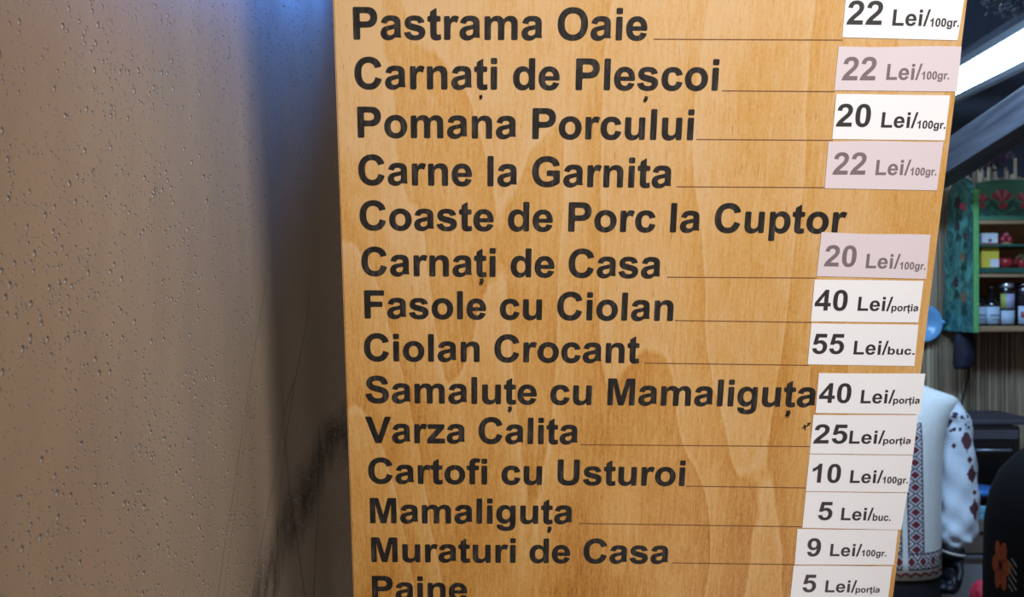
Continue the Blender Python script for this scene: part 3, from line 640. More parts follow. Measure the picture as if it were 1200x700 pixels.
# ------------------------------------------------------------------ painted hanging shelf
YF, YB = 3.45, 3.69
zf = lambda py, Y=YF: 1.6+(350-py)/F*Y
xf = lambda px, Y=YF: (px-600)/F*Y
def painted(name, c1, c2, c3):
    t = NT(name); co = t.coord(); n = t.noise(co, 9, 3, .5, 1.6); w = t.noise(t.mapping(co, (1, 7, 4)), 1.6, 2, .5, 3.0)
    c = t.ramp(n, [(.3, c1), (.62, c2)]); c = t.mix(t.math('MULTIPLY', t.ramp(w, [(.47, (0,)*3+(1,)), (.5, (1,)*3+(1,)), (.56, (1,)*3+(1,)), (.6, (0,)*3+(1,))]), .8), c, c3)
    t.base(c); t.set(Roughness=.5); return t.m
M_turq = painted('painted_turquoise', rgb(46, 104, 108), rgb(92, 172, 162), rgb(30, 66, 72))
M_green = plain('green_paint', rgb(60, 116, 92), .5, .15, 20); M_edge = plain('bright_green_edge', rgb(92, 160, 96), .5, .12, 30)
M_red = plain('red_paint', rgb(150, 44, 56), .5, .2, 60); M_rose = plain('pale_rose_paint', rgb(158, 96, 106), .5, .15, 60)
M_dgreen = plain('dark_green_paint', rgb(28, 74, 66), .5, .2, 60); M_brown = plain('dark_motif_paint', rgb(74, 52, 66), .5, .2, 60)
M_tan = plank_material('tan_shelf_wood', rgb(112, 88, 66), rgb(162, 132, 100), (3, 50, 50)); M_orange = plank_material('orange_cupboard_wood', rgb(132, 88, 52), rgb(172, 120, 76), (3, 40, 40))
def petal(bm, c, ang, L_, w, mi, ax=(1, 0, 0), ay=(0, 0, 1), n=(0, -1, 0), lift=.002):
    ax, ay, n, c = map(Vector, (ax, ay, n, c)); u = ax*math.cos(ang)+ay*math.sin(ang); v = ax*-math.sin(ang)+ay*math.cos(ang)
    k = [bm.verts.new(c+u*L_*t+v*w*q+n*h) for t, q, h in ((0, 0, .0004), (.35, .8, lift*.5), (.7, 1, lift*.5), (1, 0, .0004), (.7, -1, lift*.5), (.35, -.8, lift*.5), (.5, 0, lift))]
    for i in range(6): bm.faces.new((k[i], k[(i+1) % 6], k[6])).material_index = mi
sh = empty('painted_shelf', (xf(1146), YB, zf(390)))
tag(sh, 'green painted hanging shelf with carved side and red flowers', 'shelf')
O = sh.location.copy()
def part(name, bm, mats, smooth=False):
    bm.transform(Matrix.Translation(-O)); return link(name, bm, mats, sh, smooth)
x0 = xf(1146); x1 = x0+.95
# carved side panel: profile in depth and height, rounded ear on top
prof = [(YF, zf(390)), (YF, zf(250)), (YF+.015, zf(228)), (YF+.04, zf(212)), (YF+.09, zf(204)), (YF+.15, zf(207)), (YF+.19, zf(220)), (YF+.205, zf(238)), (YF+.195, zf(252)),
        (YF+.215, zf(270)), (YF+.232, zf(300)), (YF+.225, zf(330)), (YF+.235, zf(352)), (YB, zf(372)), (YB, zf(390))]
def side_panel(xa, th):
    bm = bmesh.new(); f = bm.faces.new([bm.verts.new((xa, y, z)) for y, z in prof])
    r = bmesh.ops.extrude_face_region(bm, geom=[f])
    for v in [g for g in r['geom'] if isinstance(g, bmesh.types.BMVert)]: v.co.x += th
    bmesh.ops.recalc_face_normals(bm, faces=bm.faces)
    # painted flowers and leaves on the outer face
    for (y, z, R, m1) in ((YF+.12, zf(234), .030, 2), (YF+.12, zf(262), .022, 2), (YF+.06, zf(275), .018, 2), (YF+.13, zf(330), .024, 2), (YF+.07, zf(348), .026, 3), (YF+.08, zf(300), .02, 3)):
        for k in range(6): petal(bm, (xa, y, z), k*PI/3+.2, R, R*.36, m1, (0, -1, 0), (0, 0, 1), (-1, 0, 0))
        for k in range(3): petal(bm, (xa, y, z-R), -1.9+k*.5, R*2.0, R*.3, 1, (0, -1, 0), (0, 0, 1), (-1, 0, 0), .0015)
    return bm
part('side_panel', side_panel(x0-.018, .018), [M_turq, M_dgreen, M_brown, M_tan])
part('side_panel', side_panel(x1, .018), [M_turq, M_dgreen, M_brown, M_tan])
part('front_edge', B(x0-.02, x0-.001, YF-.012, YF-.0005, zf(390), zf(222), .003), M_edge)
part('front_edge', B(x1+.001, x1+.02, YF-.012, YF-.0005, zf(390), zf(222), .003), M_edge)
# crown board with a carved top line and painted tulips
bm = bmesh.new(); n = 40; rows_ = [[], []]
for i in range(n+1):
    x = x0+.001+(x1-x0-.002)*i/n; top = zf(214)+.012*math.sin(i/n*PI*4)
    rows_[0].append((x, zf(258))); rows_[1].append((x, top))
f = bm.faces.new([bm.verts.new((x, YF, z)) for x, z in rows_[0]+rows_[1][::-1]])
r = bmesh.ops.extrude_face_region(bm, geom=[f])
for v in [g for g in r['geom'] if isinstance(g, bmesh.types.BMVert)]: v.co.y += .016
bmesh.ops.recalc_face_normals(bm, faces=bm.faces)
for cx_, big in ((xf(1174), 1), (xf(1151), .6), (xf(1201), .8), (xf(1226), 1), (xf(1256), .8), (xf(1290), 1), (xf(1330), .8), (xf(1374), 1), (xf(1420), .8)):
    zc = zf(233)
    for k in range(5): petal(bm, (cx_, YF, zc-.012), PI/2+(k-2)*.42, .052*big, .010, 1 if k % 2 == 0 else 2)
    for sgn in (-1, 1):
        petal(bm, (cx_, YF, zc-.055), PI/2+sgn*.75, .075*big, .012, 3); petal(bm, (cx_, YF, zc-.06), PI/2+sgn*1.35, .07*big, .010, 3)
        petal(bm, (cx_+sgn*.062, YF, zc-.045), PI/2-sgn*.5, .035, .012, 1)
    petal(bm, (cx_, YF, zc-.062), PI/2, .055, .006, 3)
part('crown_board', bm, [M_green, M_red, M_rose, M_dgreen])
part('crown_rail', B(x0+.001, x1-.001, YF-.008, YF+.03, zf(263), zf(258.5), .004), M_tan)
part('back_board', B(x0+.001, x1-.001, YB-.012, YB, zf(388), zf(222)), M_orange)
for (pa, pb, nm, m) in ((325, 314.2, 'shelf_board', M_tan), (389, 382.5, 'shelf_board', M_tan), (289, 286, 'shelf_board', M_dgreen)):
    part(nm, B(x0+.001, x1-.001, YF+.004, YB-.013, zf(pa), zf(pb), .002), m)
part('shelf_lip', B(x0+.001, x1-.001, YF-.004, YF+.003, zf(320), zf(314), .002), M_dgreen)
# goods on the narrow upper shelves
M_card = plain('white_card', rgb(190, 196, 206), .6, .06, 30); M_yel = plain('yellow_card', rgb(196, 178, 60), .6, .1, 30); M_pot = plain('red_glaze', rgb(140, 36, 44), .25, .15, 40)
M_leafg = plain('green_leaf', rgb(60, 116, 70), .6, .2, 40)
def on_shelf(name, label, cat, px, py, Y, group=None):
    e = empty(name, (xf(px, Y), Y, zf(py)+.0006)); tag(e, label, cat, group); return e
e = on_shelf('card_box', 'small pale card box on the top narrow shelf', 'box', 1157, 286, YF+.06)
link('box_body', B(-.030, .030, -.02, .02, 0, .042, .002), M_card, e); link('printed_mark', B(-.006, .006, -.0215, -.0202, .010, .02), M_brown, e); link('red_band', B(-.030, .030, -.0212, -.0202, .0005, .006), M_red, e)
e = on_shelf('tea_box', 'yellow and white tea box on the middle narrow shelf', 'box', 1157, 313.6, YF+.06)
link('box_body', B(-.033, .033, -.022, .022, 0, .076, .002), M_yel, e); link('white_panel', B(.0, .032, -.0235, -.0222, .002, .032), M_card, e)
def flower_pot(px, py, R, label, name, cat):
    e = on_shelf(name, label, cat, px, py, YF+.06); bm = lathe([(R*.55, 0), (R*.95, R*.5), (R, R*.95), (R*.8, R*1.35), (R*.72, R*1.4), (R*.6, R*1.3)], 20)
    link('pot_body', bm, M_pot, e, True)
    bm = bmesh.new()
    for sgn in (-1, 1): tube(bm, spline([(sgn*R*.9, 0, R*1.1), (sgn*R*1.35, 0, R*1.0), (sgn*R*1.3, 0, R*.55), (sgn*R*.85, 0, R*.45)], 4), R*.12, 8)
    link('handle', bm, M_pot, e, True); return e
flower_pot(1178, 313.6, .026, 'small red two handled pot beside the tea box', 'red_pot', 'pot')
e = on_shelf('leaf_posy', 'small posy of green leaves right of the red pot', 'posy', 1197, 313.6, YF+.06)
link('posy_holder', lathe([(.014, 0), (.018, .02), (.016, .03), (.012, .03)], 16), M_pot, e, True)
c = leaf_cluster('leaves', (0, 0, .042), .018, 40, [M_leafg, M_red], .024); c.parent = e
e = on_shelf('painted_egg_stand', 'red and white painted eggs in a holder on the top narrow shelf', 'ornament', 1179, 286, YF+.06)
link('holder', lathe([(.02, 0), (.024, .004), (.008, .008), (.006, .012)], 16), M_tan, e, True)
for (dx, dz) in ((-.012, .018), (.012, .018), (0, .034)):
    bm = bmesh.new(); bmesh.ops.create_uvsphere(bm, u_segments=14, v_segments=10, radius=.0115)
    for v in bm.verts: v.co.z *= 1.2; v.co += Vector((dx, 0, dz+.002))
    for f in bm.faces: f.material_index = 1 if int(f.calc_center_median().z*400) % 3 == 0 else 0
    link('egg', bm, [M_red, M_rose], e, True)
# bottles and jars on the lower shelf
M_glass = plain('dark_bottle_glass', rgb(24, 22, 28), .12, .1, 20); M_lid = plain('silver_lid', rgb(176, 182, 190), .3, .05, 20, .8); M_lab = plain('pale_blue_label', rgb(170, 190, 212), .6, .05, 30)
M_lab2 = plain('lilac_label', rgb(156, 158, 196), .6, .08, 30); M_lime = plain('lime_label', rgb(150, 164, 84), .6, .1, 30); M_txt = plain('grey_print', rgb(96, 104, 124), .6, .1, 30)
def wrap(R, z0, z1, a0=-1.1, a1=1.1, n=14):
    bm = bmesh.new(); g = []
    for i in range(n+1):
        a = -PI/2+a0+(a1-a0)*i/n; g.append([[bm.verts.new((math.cos(a)*r, math.sin(a)*r, z)) for z in (z0, z1)] for r in (R+.0002, R+.0009)])
    for i in range(n):
        bm.faces.new((g[i][1][0], g[i+1][1][0], g[i+1][1][1], g[i][1][1])); bm.faces.new((g[i][0][1], g[i+1][0][1], g[i+1][0][0], g[i][0][0]))
        for j in (0, 1): bm.faces.new((g[i][0][j], g[i+1][0][j], g[i+1][1][j], g[i][1][j]))
    bmesh.ops.recalc_face_normals(bm, faces=bm.faces); return bm
ZS = 382.3
def bottle(px, label):
    e = on_shelf('bottle', label, 'bottle', px, ZS, YF+.07, 'jars and bottles on the lower shelf'); R = .0265
    link('bottle_body', lathe([(R*.9, 0), (R, .004), (R, .078), (R*.75, .094), (.009, .106), (.008, .128)], 24), M_glass, e, True)
    link('cap', lathe([(.0098, .128), (.0098, .146), (.008, .148)], 16), M_glass, e, True)
    l = link('paper_label', wrap(R, .006, .070), M_lab, e, True)
    link('label_print', wrap(R+.0008, .036, .041, -.6, .6), M_txt, l, True); link('label_print', wrap(R+.0008, .022, .025, -.45, .45), M_txt, l, True)
bottle(1146.5, 'dark bottle partly hidden behind the green shelf edge'); bottle(1162, 'dark bottle with a pale blue label left of the silver lidded jar')
def jar(px, label, lab, lid):
    e = on_shelf('jar', label, 'jar', px, ZS, YF+.07, 'jars and bottles on the lower shelf'); R = .0275
    link('jar_body', lathe([(R*.92, 0), (R, .005), (R, .125), (R*.86, .137), (R*.84, .142)], 24), M_glass, e, True)
    link('lid', lathe([(R*.95, .141), (R*.97, .143), (R*.97, .158), (R*.9, .160)], 24), lid, e, True)
    for z0, z1, m in lab: link('paper_label', wrap(R, z0, z1), m, e, True)
jar(1179, 'dark jar with silver lid and two labels on the lower shelf', [(.006, .056, M_lab), (.064, .118, M_lab2), (.064, .118, M_lime)][:2], M_lid)
o = [q for q in bpy.data.objects if q.name.startswith('jar') and q.type == 'EMPTY'][-1]
link('label_edge', wrap(.0282, .064, .118, -1.15, -.45), M_lime, o, True)
jar(1199, 'jar with brown decorated pale label at the edge of the picture', [(.006, .072, M_lab)], M_glass)
o = [q for q in bpy.data.objects if q.name.startswith('jar') and q.type == 'EMPTY'][-1]
link('label_motif', wrap(.0284, .03, .052, -.75, -.35), M_red, o, True)
jar(1220, 'silver lidded jar beyond the decorated jar', [(.006, .06, M_lab2)], M_lid)

# ------------------------------------------------------------------ things hanging on the reed wall
M_blue = plain('blue_glaze', rgb(110, 164, 212), .3, .12, 12)
e = empty('blue_plate', at(1081, 379, YW-.035)); e.rotation_euler = (PI/2, 0, 0)
tag(e, 'round blue plate hanging on the reed wall beside the board', 'plate')
link('plate_body', lathe([(1e-4, -.002), (.040, -.002), (.046, .006), (.070, .014), (.073, .017), (.070, .018), (.044, .011), (.038, .004), (1e-4, .003)], 40), M_blue, e, True)
bm = bmesh.new(); bmesh.ops.create_uvsphere(bm, u_segments=12, v_segments=8, radius=.009); bm.transform(Matrix.Translation((.073, .004, .016))); link('side_knob', bm, M_blue, e, True)
M_navy = plain('navy_cloth', rgb(24, 26, 46), .8, .2, 30)
c = at(1130, 412, 3.58); bm = bmesh.new()
loft(bm, [((0, 0, .07), .030, .020, (1, 0, 0), (0, 1, 0)), ((0, 0, .045), .036, .026, (1, 0, 0), (0, 1, 0)), ((0, 0, -.01), .038, .03, (1, 0, 0), (0, 1, 0)), ((-.004, 0, -.05), .033, .028, (1, 0, 0), (0, 1, 0)), ((-.012, 0, -.068), .022, .02, (1, 0, 0), (0, 1, 0))], 20, wave=lambda i, a: .10*math.sin(a*4+i))
e = empty('cloth_bag', c); tag(e, 'small navy cloth bag hanging under the painted shelf', 'bag')
link('bag_body', bm, M_navy, e, True)
bm = bmesh.new(); tube(bm, [(-.02, 0, .065), (-.012, 0, .082), (.012, 0, .082), (.02, 0, .065)], .004, 8); link('strap', bm, M_navy, e, True)
bm = bmesh.new(); tube(bm, spline([at(1137, 425, 3.66), at(1134, 445, 3.66), at(1128, 470, 3.67), at(1125, 500, 3.67), at(1124, 560, 3.67)], 6), .004, 8)
o = link('power_cable', bm, M_navy, smooth=True); tag(o, 'thin black cable running down the reed wall under the bag', 'cable')

# ------------------------------------------------------------------ counter and what stands on it
M_cw = plank_material('grey_counter_wood', rgb(104, 92, 84), rgb(140, 124, 112), (3, 40, 40)); M_panel = plain('grey_panel', rgb(158, 160, 168), .5, .08, 8); M_trim = plain('pale_metal_trim', rgb(150, 156, 168), .35, .06, 10, .5)
CY = 3.12; ct = empty('stall_counter', (2.0, CY, 0)); tag(ct, 'stall counter with grey front under the reed wall', 'counter')
O2 = ct.location.copy()
def cpart(n_, bm, m):
    bm.transform(Matrix.Translation(-O2)); return link(n_, bm, m, ct)
zc = lambda py: 1.6+(350-py)/F*CY
cpart('worktop', B(.9, 3.1, CY, YW-.03, zc(624), zc(610.5), .004), M_cw)
cpart('front_rail', B(.9, 3.1, CY+.012, CY+.04, zc(650), zc(626), .004), M_cw)
cpart('trim_strip', B(.9, 3.1, CY+.004, CY+.04, zc(656), zc(652), .002), M_trim)
cpart('front_panel', B(.9, 3.1, CY+.02, CY+.045, .02, zc(657)), M_panel)
cpart('side_panel', B(.9, .93, CY+.05, YW-.03, .0, zc(626)), M_panel); cpart('side_panel', B(3.07, 3.1, CY+.05, YW-.03, .0, zc(626)), M_panel)
ZT = zc(610.5)
M_black = plain('black_enamel', rgb(22, 21, 25), .35, .15, 12); M_dark = plain('dark_oven_glass', rgb(12, 12, 16), .1, .1, 10); M_grey = plain('dark_grey_cover', rgb(72, 68, 76), .7, .15, 10)
OY = 3.36; xo = lambda px: (px-600)/F*OY; zo = lambda py: 1.6+(350-py)/F*OY
e = empty('oven', (xo(1165), OY, ZT)); tag(e, 'black bench oven on the counter behind the embroidered sleeve', 'oven'); W2 = xo(1196)-xo(1165)
H = zo(500)-ZT
link('oven_body', B(-W2-.02, W2, 0, .30, .012, H, .008), M_black, e); link('oven_door', B(-W2+.0, W2-.03, -.014, -.001, .035, H-.055, .004), M_dark, e)
bm = bmesh.new(); tube(bm, [(-W2+.02, -.014, H-.08), (-W2+.02, -.034, H-.08), (W2-.05, -.034, H-.08), (W2-.05, -.014, H-.08)], .005, 8); link('door_handle', bm, M_trim, e, True)
link('control_strip', B(-W2, W2-.01, -.006, -.0005, H-.045, H-.012, .002), M_grey, e)
for sx in (-W2+.01, W2-.03): link('foot', lathe([(.012, 0), (.012, .012)], 12, (sx, .03, 0)), M_black, e); link('foot', lathe([(.012, 0), (.012, .012)], 12, (sx, .27, 0)), M_black, e)
o = link('folded_cover', B(xo(1124), xo(1222), OY+.03, OY+.30, ZT+H+.001, ZT+H+.022, .008), M_grey); tag(o, 'folded dark grey cover lying on top of the black oven', 'cover')
M_bl2 = plain('blue_plastic', rgb(60, 116, 190), .35, .1, 20); M_bl3 = plain('light_blue_cloth', rgb(126, 190, 222), .7, .08, 20)
bx_ = (1147-600)/F*3.235
e = empty('blue_tub', (bx_, 3.236, ZT)); tag(e, 'low blue plastic tub on the counter before the oven', 'tub')
link('tub_body', lathe([(.05, 0), (.058, .06), (.061, .062), (.061, .068), (.056, .066), (.048, .004), (1e-4, .004)], 28), M_black, e, True); link('tub_lid', lathe([(.064, .069), (.064, .084), (.05, .09), (1e-4, .091)], 28), M_bl2, e, True)
bm = box(bmesh.new(), -.03, .035, -.018, .016, 0, .02, .004); box(bm, -.028, .033, -.017, .015, .0205, .042, .004)
bmesh.ops.rotate(bm, verts=bm.verts, cent=(0, 0, 0), matrix=Matrix.Rotation(-.5, 3, 'Z'))
o = link('folded_napkin', bm, M_bl3); o.location = ((1153-600)/F*3.15+.01, 3.168-.012, ZT); tag(o, 'light blue folded napkin on the counter edge beside the tub', 'napkin')
o.location.y = 3.138

# ------------------------------------------------------------------ people
M_skin = plain('skin', rgb(196, 150, 124), .55, .06, 20); M_hair = plain('brown_hair', rgb(58, 40, 30), .6, .25, 60); M_eye = plain('eye_white', rgb(220, 216, 210), .3, .03, 20)
M_lip = plain('lips', rgb(160, 84, 80), .5, .05, 20)
def body(parent, sh_z, hw, armR, armL, rise=0):
    """one continuous figure facing -Y: trunk, legs, arms to the wrists, neck and head"""
    v = [((0, 0, .88), (.13, .10)), ((0, 0, 1.0), (.12, .09)), ((0, 0, 1.14), (.135, .10)), ((0, 0, sh_z-.06), (.12, .09)), ((0, 0, sh_z+.035), (.05, .05)), ((0, -.012, sh_z+.10), (.048, .05)),
         ((0, -.014, sh_z+.15), (.046, .048))]
    e = [(0, 1), (1, 2), (2, 3), (3, 4), (4, 5), (5, 6)]
    for sgn, arm in ((1, armR), (-1, armL)):
        k = len(v); v += [((sgn*hw*.72, 0, sh_z-.05), .036)]+[(p, r) for p, r in zip(arm, (.036, .034, .030, .025))]
        e += [(3, k)]+[(k+i, k+i+1) for i in range(len(arm))]
        k = len(v); v += [((sgn*.085, 0, .80), .08), ((sgn*.09, -.005, .47), .055), ((sgn*.09, .015, .28), .05), ((sgn*.09, .01, .075), .036), ((sgn*.095, -.12, .03), (.035, .025))]
        e += [(0, k)]+[(k+i, k+i+1) for i in range(4)]
    b = skin('body', v, e, 0, 2, M_skin, parent)
    hz = sh_z+.205; hd = bmesh.new(); bmesh.ops.create_uvsphere(hd, u_segments=72, v_segments=56, radius=1)
    def face(d):
        """a head surface point for a unit direction: skull, jaw, brow, sockets, nose and lips"""
        x, y, z = d; low = max(0, -z)
        p = Vector((x*.073*(1-.30*low**1.6), y*.094*(1-.10*low), z*(.112 if z > 0 else .108)))
        if y < 0:
            g = lambda cx, cz, sx, sz: math.exp(-((x-cx)/sx)**2-((z-cz)/sz)**2)
            p.y -= .021*g(0, -.22, .11, .13)*1.0+.012*g(0, -.02, .09, .17)+.006*g(0, -.52, .24, .10)+.007*g(0, -.80, .25, .14)+.005*g(0, .22, .55, .10)
            p.y += .010*(g(.40, .06, .20, .13)+g(-.40, .06, .20, .13))+.004*g(0, -.64, .3, .05)
            p.x += .004*(g(.16, -.26, .08, .07)-g(-.16, -.26, .08, .07))
        return p+Vector((0, -.020, hz))
    for q in hd.verts: q.co = face(q.co)
    me_ = bpy.data.meshes.new('head'); hd.to_mesh(me_); hd.free(); bj = bmesh.new(); bj.from_mesh(b.data); bj.from_mesh(me_); bj.to_mesh(b.data); bj.free(); bpy.data.meshes.remove(me_)
    for p_ in b.data.polygons: p_.use_smooth = True
    def ball(n_, c, r, m, par=parent, sq=1):
        bm = bmesh.new(); bmesh.ops.create_uvsphere(bm, u_segments=16, v_segments=12, radius=r)
        for q in bm.verts: q.co = Vector((q.co.x, q.co.y*sq, q.co.z*sq if sq != 1 else q.co.z))+Vector(c)
        return link(n_, bm, m, par, True)
    for sgn in (-1, 1):
        ec = face(Vector((sgn*.40, -math.sqrt(1-.16-.0036), .06)).normalized())+Vector((0, .0075, 0))
        ey = ball('eye', ec, .0112, M_eye); ball('iris', ec+Vector((0, -.0082, 0)), .0048, M_hair, ey)
        bm = bmesh.new(); tube(bm, spline([ec+Vector((-.013, -.003, .004)), ec+Vector((-.006, -.0085, .0085)), ec+Vector((.006, -.0085, .0085)), ec+Vector((.013, -.003, .004))], 4), .0032, 8); link('eyelid', bm, M_skin, parent, True)
        bm = bmesh.new(); tube(bm, spline([face(Vector((sgn*k, -math.sqrt(1-k*k-.26*.26), .26+dz)).normalized()) for k, dz in ((.18, -.02), (.34, .02), (.50, .0), (.60, -.05))], 4), (.0022), 8); link('eyebrow', bm, M_hair, parent, True)
        bm = bmesh.new(); loft(bm, [((sgn*.068, -.012, hz-.002), .010, .022, (0, 1, 0), (0, 0, 1)), ((sgn*.078, -.006, hz), .014, .030, (0, 1, 0), (0, 0, 1)), ((sgn*.082, -.003, hz+.002), .010, .024, (0, 1, 0), (0, 0, 1))], 14); link('ear', bm, M_skin, parent, True)
    for z0, r_ in ((-.485, .0030), (-.54, .0034)):
        bm = bmesh.new(); P_ = [face(Vector((k, -math.sqrt(1-k*k-z0*z0), z0+(.02-.2*k*k)*(1 if z0 > -.5 else -.6))).normalized()) for k in (-.26, -.13, 0, .13, .26)]
        tube(bm, spline(P_, 5), r_, 8); link('lip', bm, M_lip, parent, True)
    bm = bmesh.new(); bmesh.ops.create_uvsphere(bm, u_segments=40, v_segments=30, radius=1)
    for q in list(bm.verts):
        if q.co.y < -.20 and q.co.z < .50-.25*abs(q.co.x) or q.co.z < -.75: bm.verts.remove(q)
    for q in bm.verts: q.co = Vector((q.co.x*.080, q.co.y*.102-.016+(.012 if q.co.y > 0 else 0), hz+.004+q.co.z*.118))+Vector((0, 0, .003*math.sin(q.co.x*22)))
    hr = link('hair', bm, M_hair, parent, True); so = hr.modifiers.new('thick', 'SOLIDIFY'); so.thickness = .008; so.offset = 1
    return b
def hand(parent, wrist, down, out, mat, name='hand', curl=.9, fat=1.0):
    """palm and five unequal bent fingers; down = along the hand, out = the direction the palm curls to"""
    dn = Vector(down).normalized(); cu = Vector(out).normalized(); sd = dn.cross(cu).normalized(); w = Vector(wrist)
    v = [(w-dn*.02, (.026, .026)), (w+dn*.025, (.030, .022)), (w+dn*.075, (.036, .020))]; e = [(0, 1), (1, 2)]
    for i, (off, L_, r) in enumerate(((-.030, .070, .0085), (-.011, .080, .009), (.010, .076, .009), (.029, .060, .008))):
        k = len(v); base = w+dn*.085+sd*off; r *= fat; v.append((base, r*1.1)); e.append((2, k)); p = base; a = .25
        for s_ in (.45, .32, .25):
            a += curl*.62; p = p+(dn*math.cos(a)+cu*math.sin(a))*L_*s_; v.append((p, r*(1.1-.2*s_))); e.append((len(v)-2, len(v)-1))
    k = len(v); p = w+dn*.03-sd*.032+cu*.008; v.append((p, .012)); e.append((1, k))
    for t_ in ((.5, -.45, .5), (.8, -.1, .6)):
        p = p+(dn*t_[0]+sd*t_[1]+cu*t_[2])*.032; v.append((p, .0095)); e.append((len(v)-2, len(v)-1))
    return skin(name, v, e, 1, 2, mat, parent)
X, Y_ = (1, 0, 0), (0, 1, 0)
# --- seller in the white vest
PX = 1.16; PYY = 2.9
woman = empty('person', (PX, PYY, 0)); tag(woman, 'person in white embroidered vest and blouse with one black glove', 'person')
def rp(px, py, dy=0): return at(px, py, PYY+dy)-Vector((PX, PYY, 0))
sh_, el_, fo_, wr_ = rp(1119, 486, 0), rp(1124, 572, .0), rp(1121, 610, -.01), rp(1117, 642, -.02)
body(woman, 1.31, .20, [sh_+Vector((0, 0, -.08)), el_, fo_, wr_], [(-.215, 0, 1.17), (-.235, -.0, 1.02), (-.235, -.02, .93), (-.23, -.03, .84)])
# skirt
def skirt(parent, z0, z1, w0, w1, d0, d1, mat, name='skirt'):
    bm = bmesh.new(); rs = []
    for i in range(9):
        t = i/8; rs.append(((0, 0, z0+(z1-z0)*t), w0+(w1-w0)*t, d0+(d1-d0)*t, X, Y_))
    loft(bm, rs, 48, wave=lambda i, a: .035*math.sin(a*9)*(1-i/8)); return link(name, bm, mat, parent, True)
M_skirt = plain('black_skirt_cloth', rgb(18, 17, 22), .8, .2, 30)
skirt(woman, .10, .98, .185, .142, .19, .11, M_skirt)
# blouse: white linen with dark motifs on the sleeve
def blouse_mat():
    t = NT('embroidered_white_linen'); co = t.coord(); n = t.noise(co, 60, 3); x, y, z = t.xyz(co)
    c = t.mix(n, rgb(196, 206, 222), rgb(222, 228, 236))
    for (px, py, sx, sy) in ((1124, 514, 16, 26), (1130, 553, 17, 22), (1127, 536, 7, 9), (1132, 593, 16, 24), (1132, 573, 7, 7), (1110, 520, 4, 8)):
        p = rp(px, py); r_ = PYY/F
        dx = t.math('ABSOLUTE', t.math('DIVIDE', t.math('SUBTRACT', x, p.x), sx*.5*r_)); dz = t.math('ABSOLUTE', t.math('DIVIDE', t.math('SUBTRACT', z, p.z), sy*.5*r_))
        m = t.math('ADD', t.math('ADD', dx, dz), t.math('MULTIPLY', t.math('SUBTRACT', t.noise(co, 90, 2), .5), 1.0))
        c = t.mix(t.math('LESS_THAN', m, 1.0), c, rgb(84, 46, 52))
    # band of small stitched marks below the shoulder
    q = rp(1120, 491); ln = t.math('ADD', t.math('SUBTRACT', z, q.z), t.math('MULTIPLY', t.math('SUBTRACT', x, q.x), -.15))
    band = t.math('LESS_THAN', t.math('ABSOLUTE', ln), .030); chk = t.n('ShaderNodeTexVoronoi'); t.put(chk.inputs['Vector'], co); chk.inputs['Scale'].default_value = 70
    m = t.math('MULTIPLY', t.math('MULTIPLY', band, t.math('LESS_THAN', chk.outputs['Distance'], .42)), t.math('GREATER_THAN', x, .10))
    c = t.mix(m, c, rgb(58, 44, 62)); t.base(c); t.set(Roughness=.8); t.bump(n, .2, .004); return t.m
M_blouse = blouse_mat()
bm = bmesh.new(); loft(bm, [((0, 0, z), w, d, X, Y_) for z, w, d in ((.86, .150, .108), (1.0, .148, .105), (1.12, .155, .108), (1.22, .172, .10), (1.275, .165, .085), (1.32, .10, .065), (1.36, .06, .055))], 32)
bl = link('blouse', bm, M_blouse, woman, True)
def sleeve(pts, rads, par):
    P = spline(pts, 7); R = []
    n = len(P)
    for i in range(n):
        t = i/(n-1)*(len(rads)-1); k = min(int(t), len(rads)-2); R.append(rads[k]+(rads[k+1]-rads[k])*(t-k))
    bm = bmesh.new(); tube(bm, P, R, 28, wave=lambda i, a: .06*math.sin(a*3+i*.8)+.06*math.sin(a*5-i*.62)*(i/n)+.03*math.sin(a*8+i*.5)); return link('sleeve', bm, M_blouse, par, True)
sleeve([rp(1103, 476), rp(1116, 492), rp(1120, 525), rp(1122, 570), rp(1123, 605, -.01), rp(1120, 628, -.015), rp(1117, 642, -.02)], (.044, .048, .051, .057, .058, .057, .053, .034), bl)
sleeve([(-.16, 0, 1.27), (-.21, 0, 1.2), (-.228, 0, 1.10), (-.235, -.0, 1.02), (-.235, -.02, .93), (-.23, -.03, .86)], (.04, .055, .06, .06, .058, .036), bl)
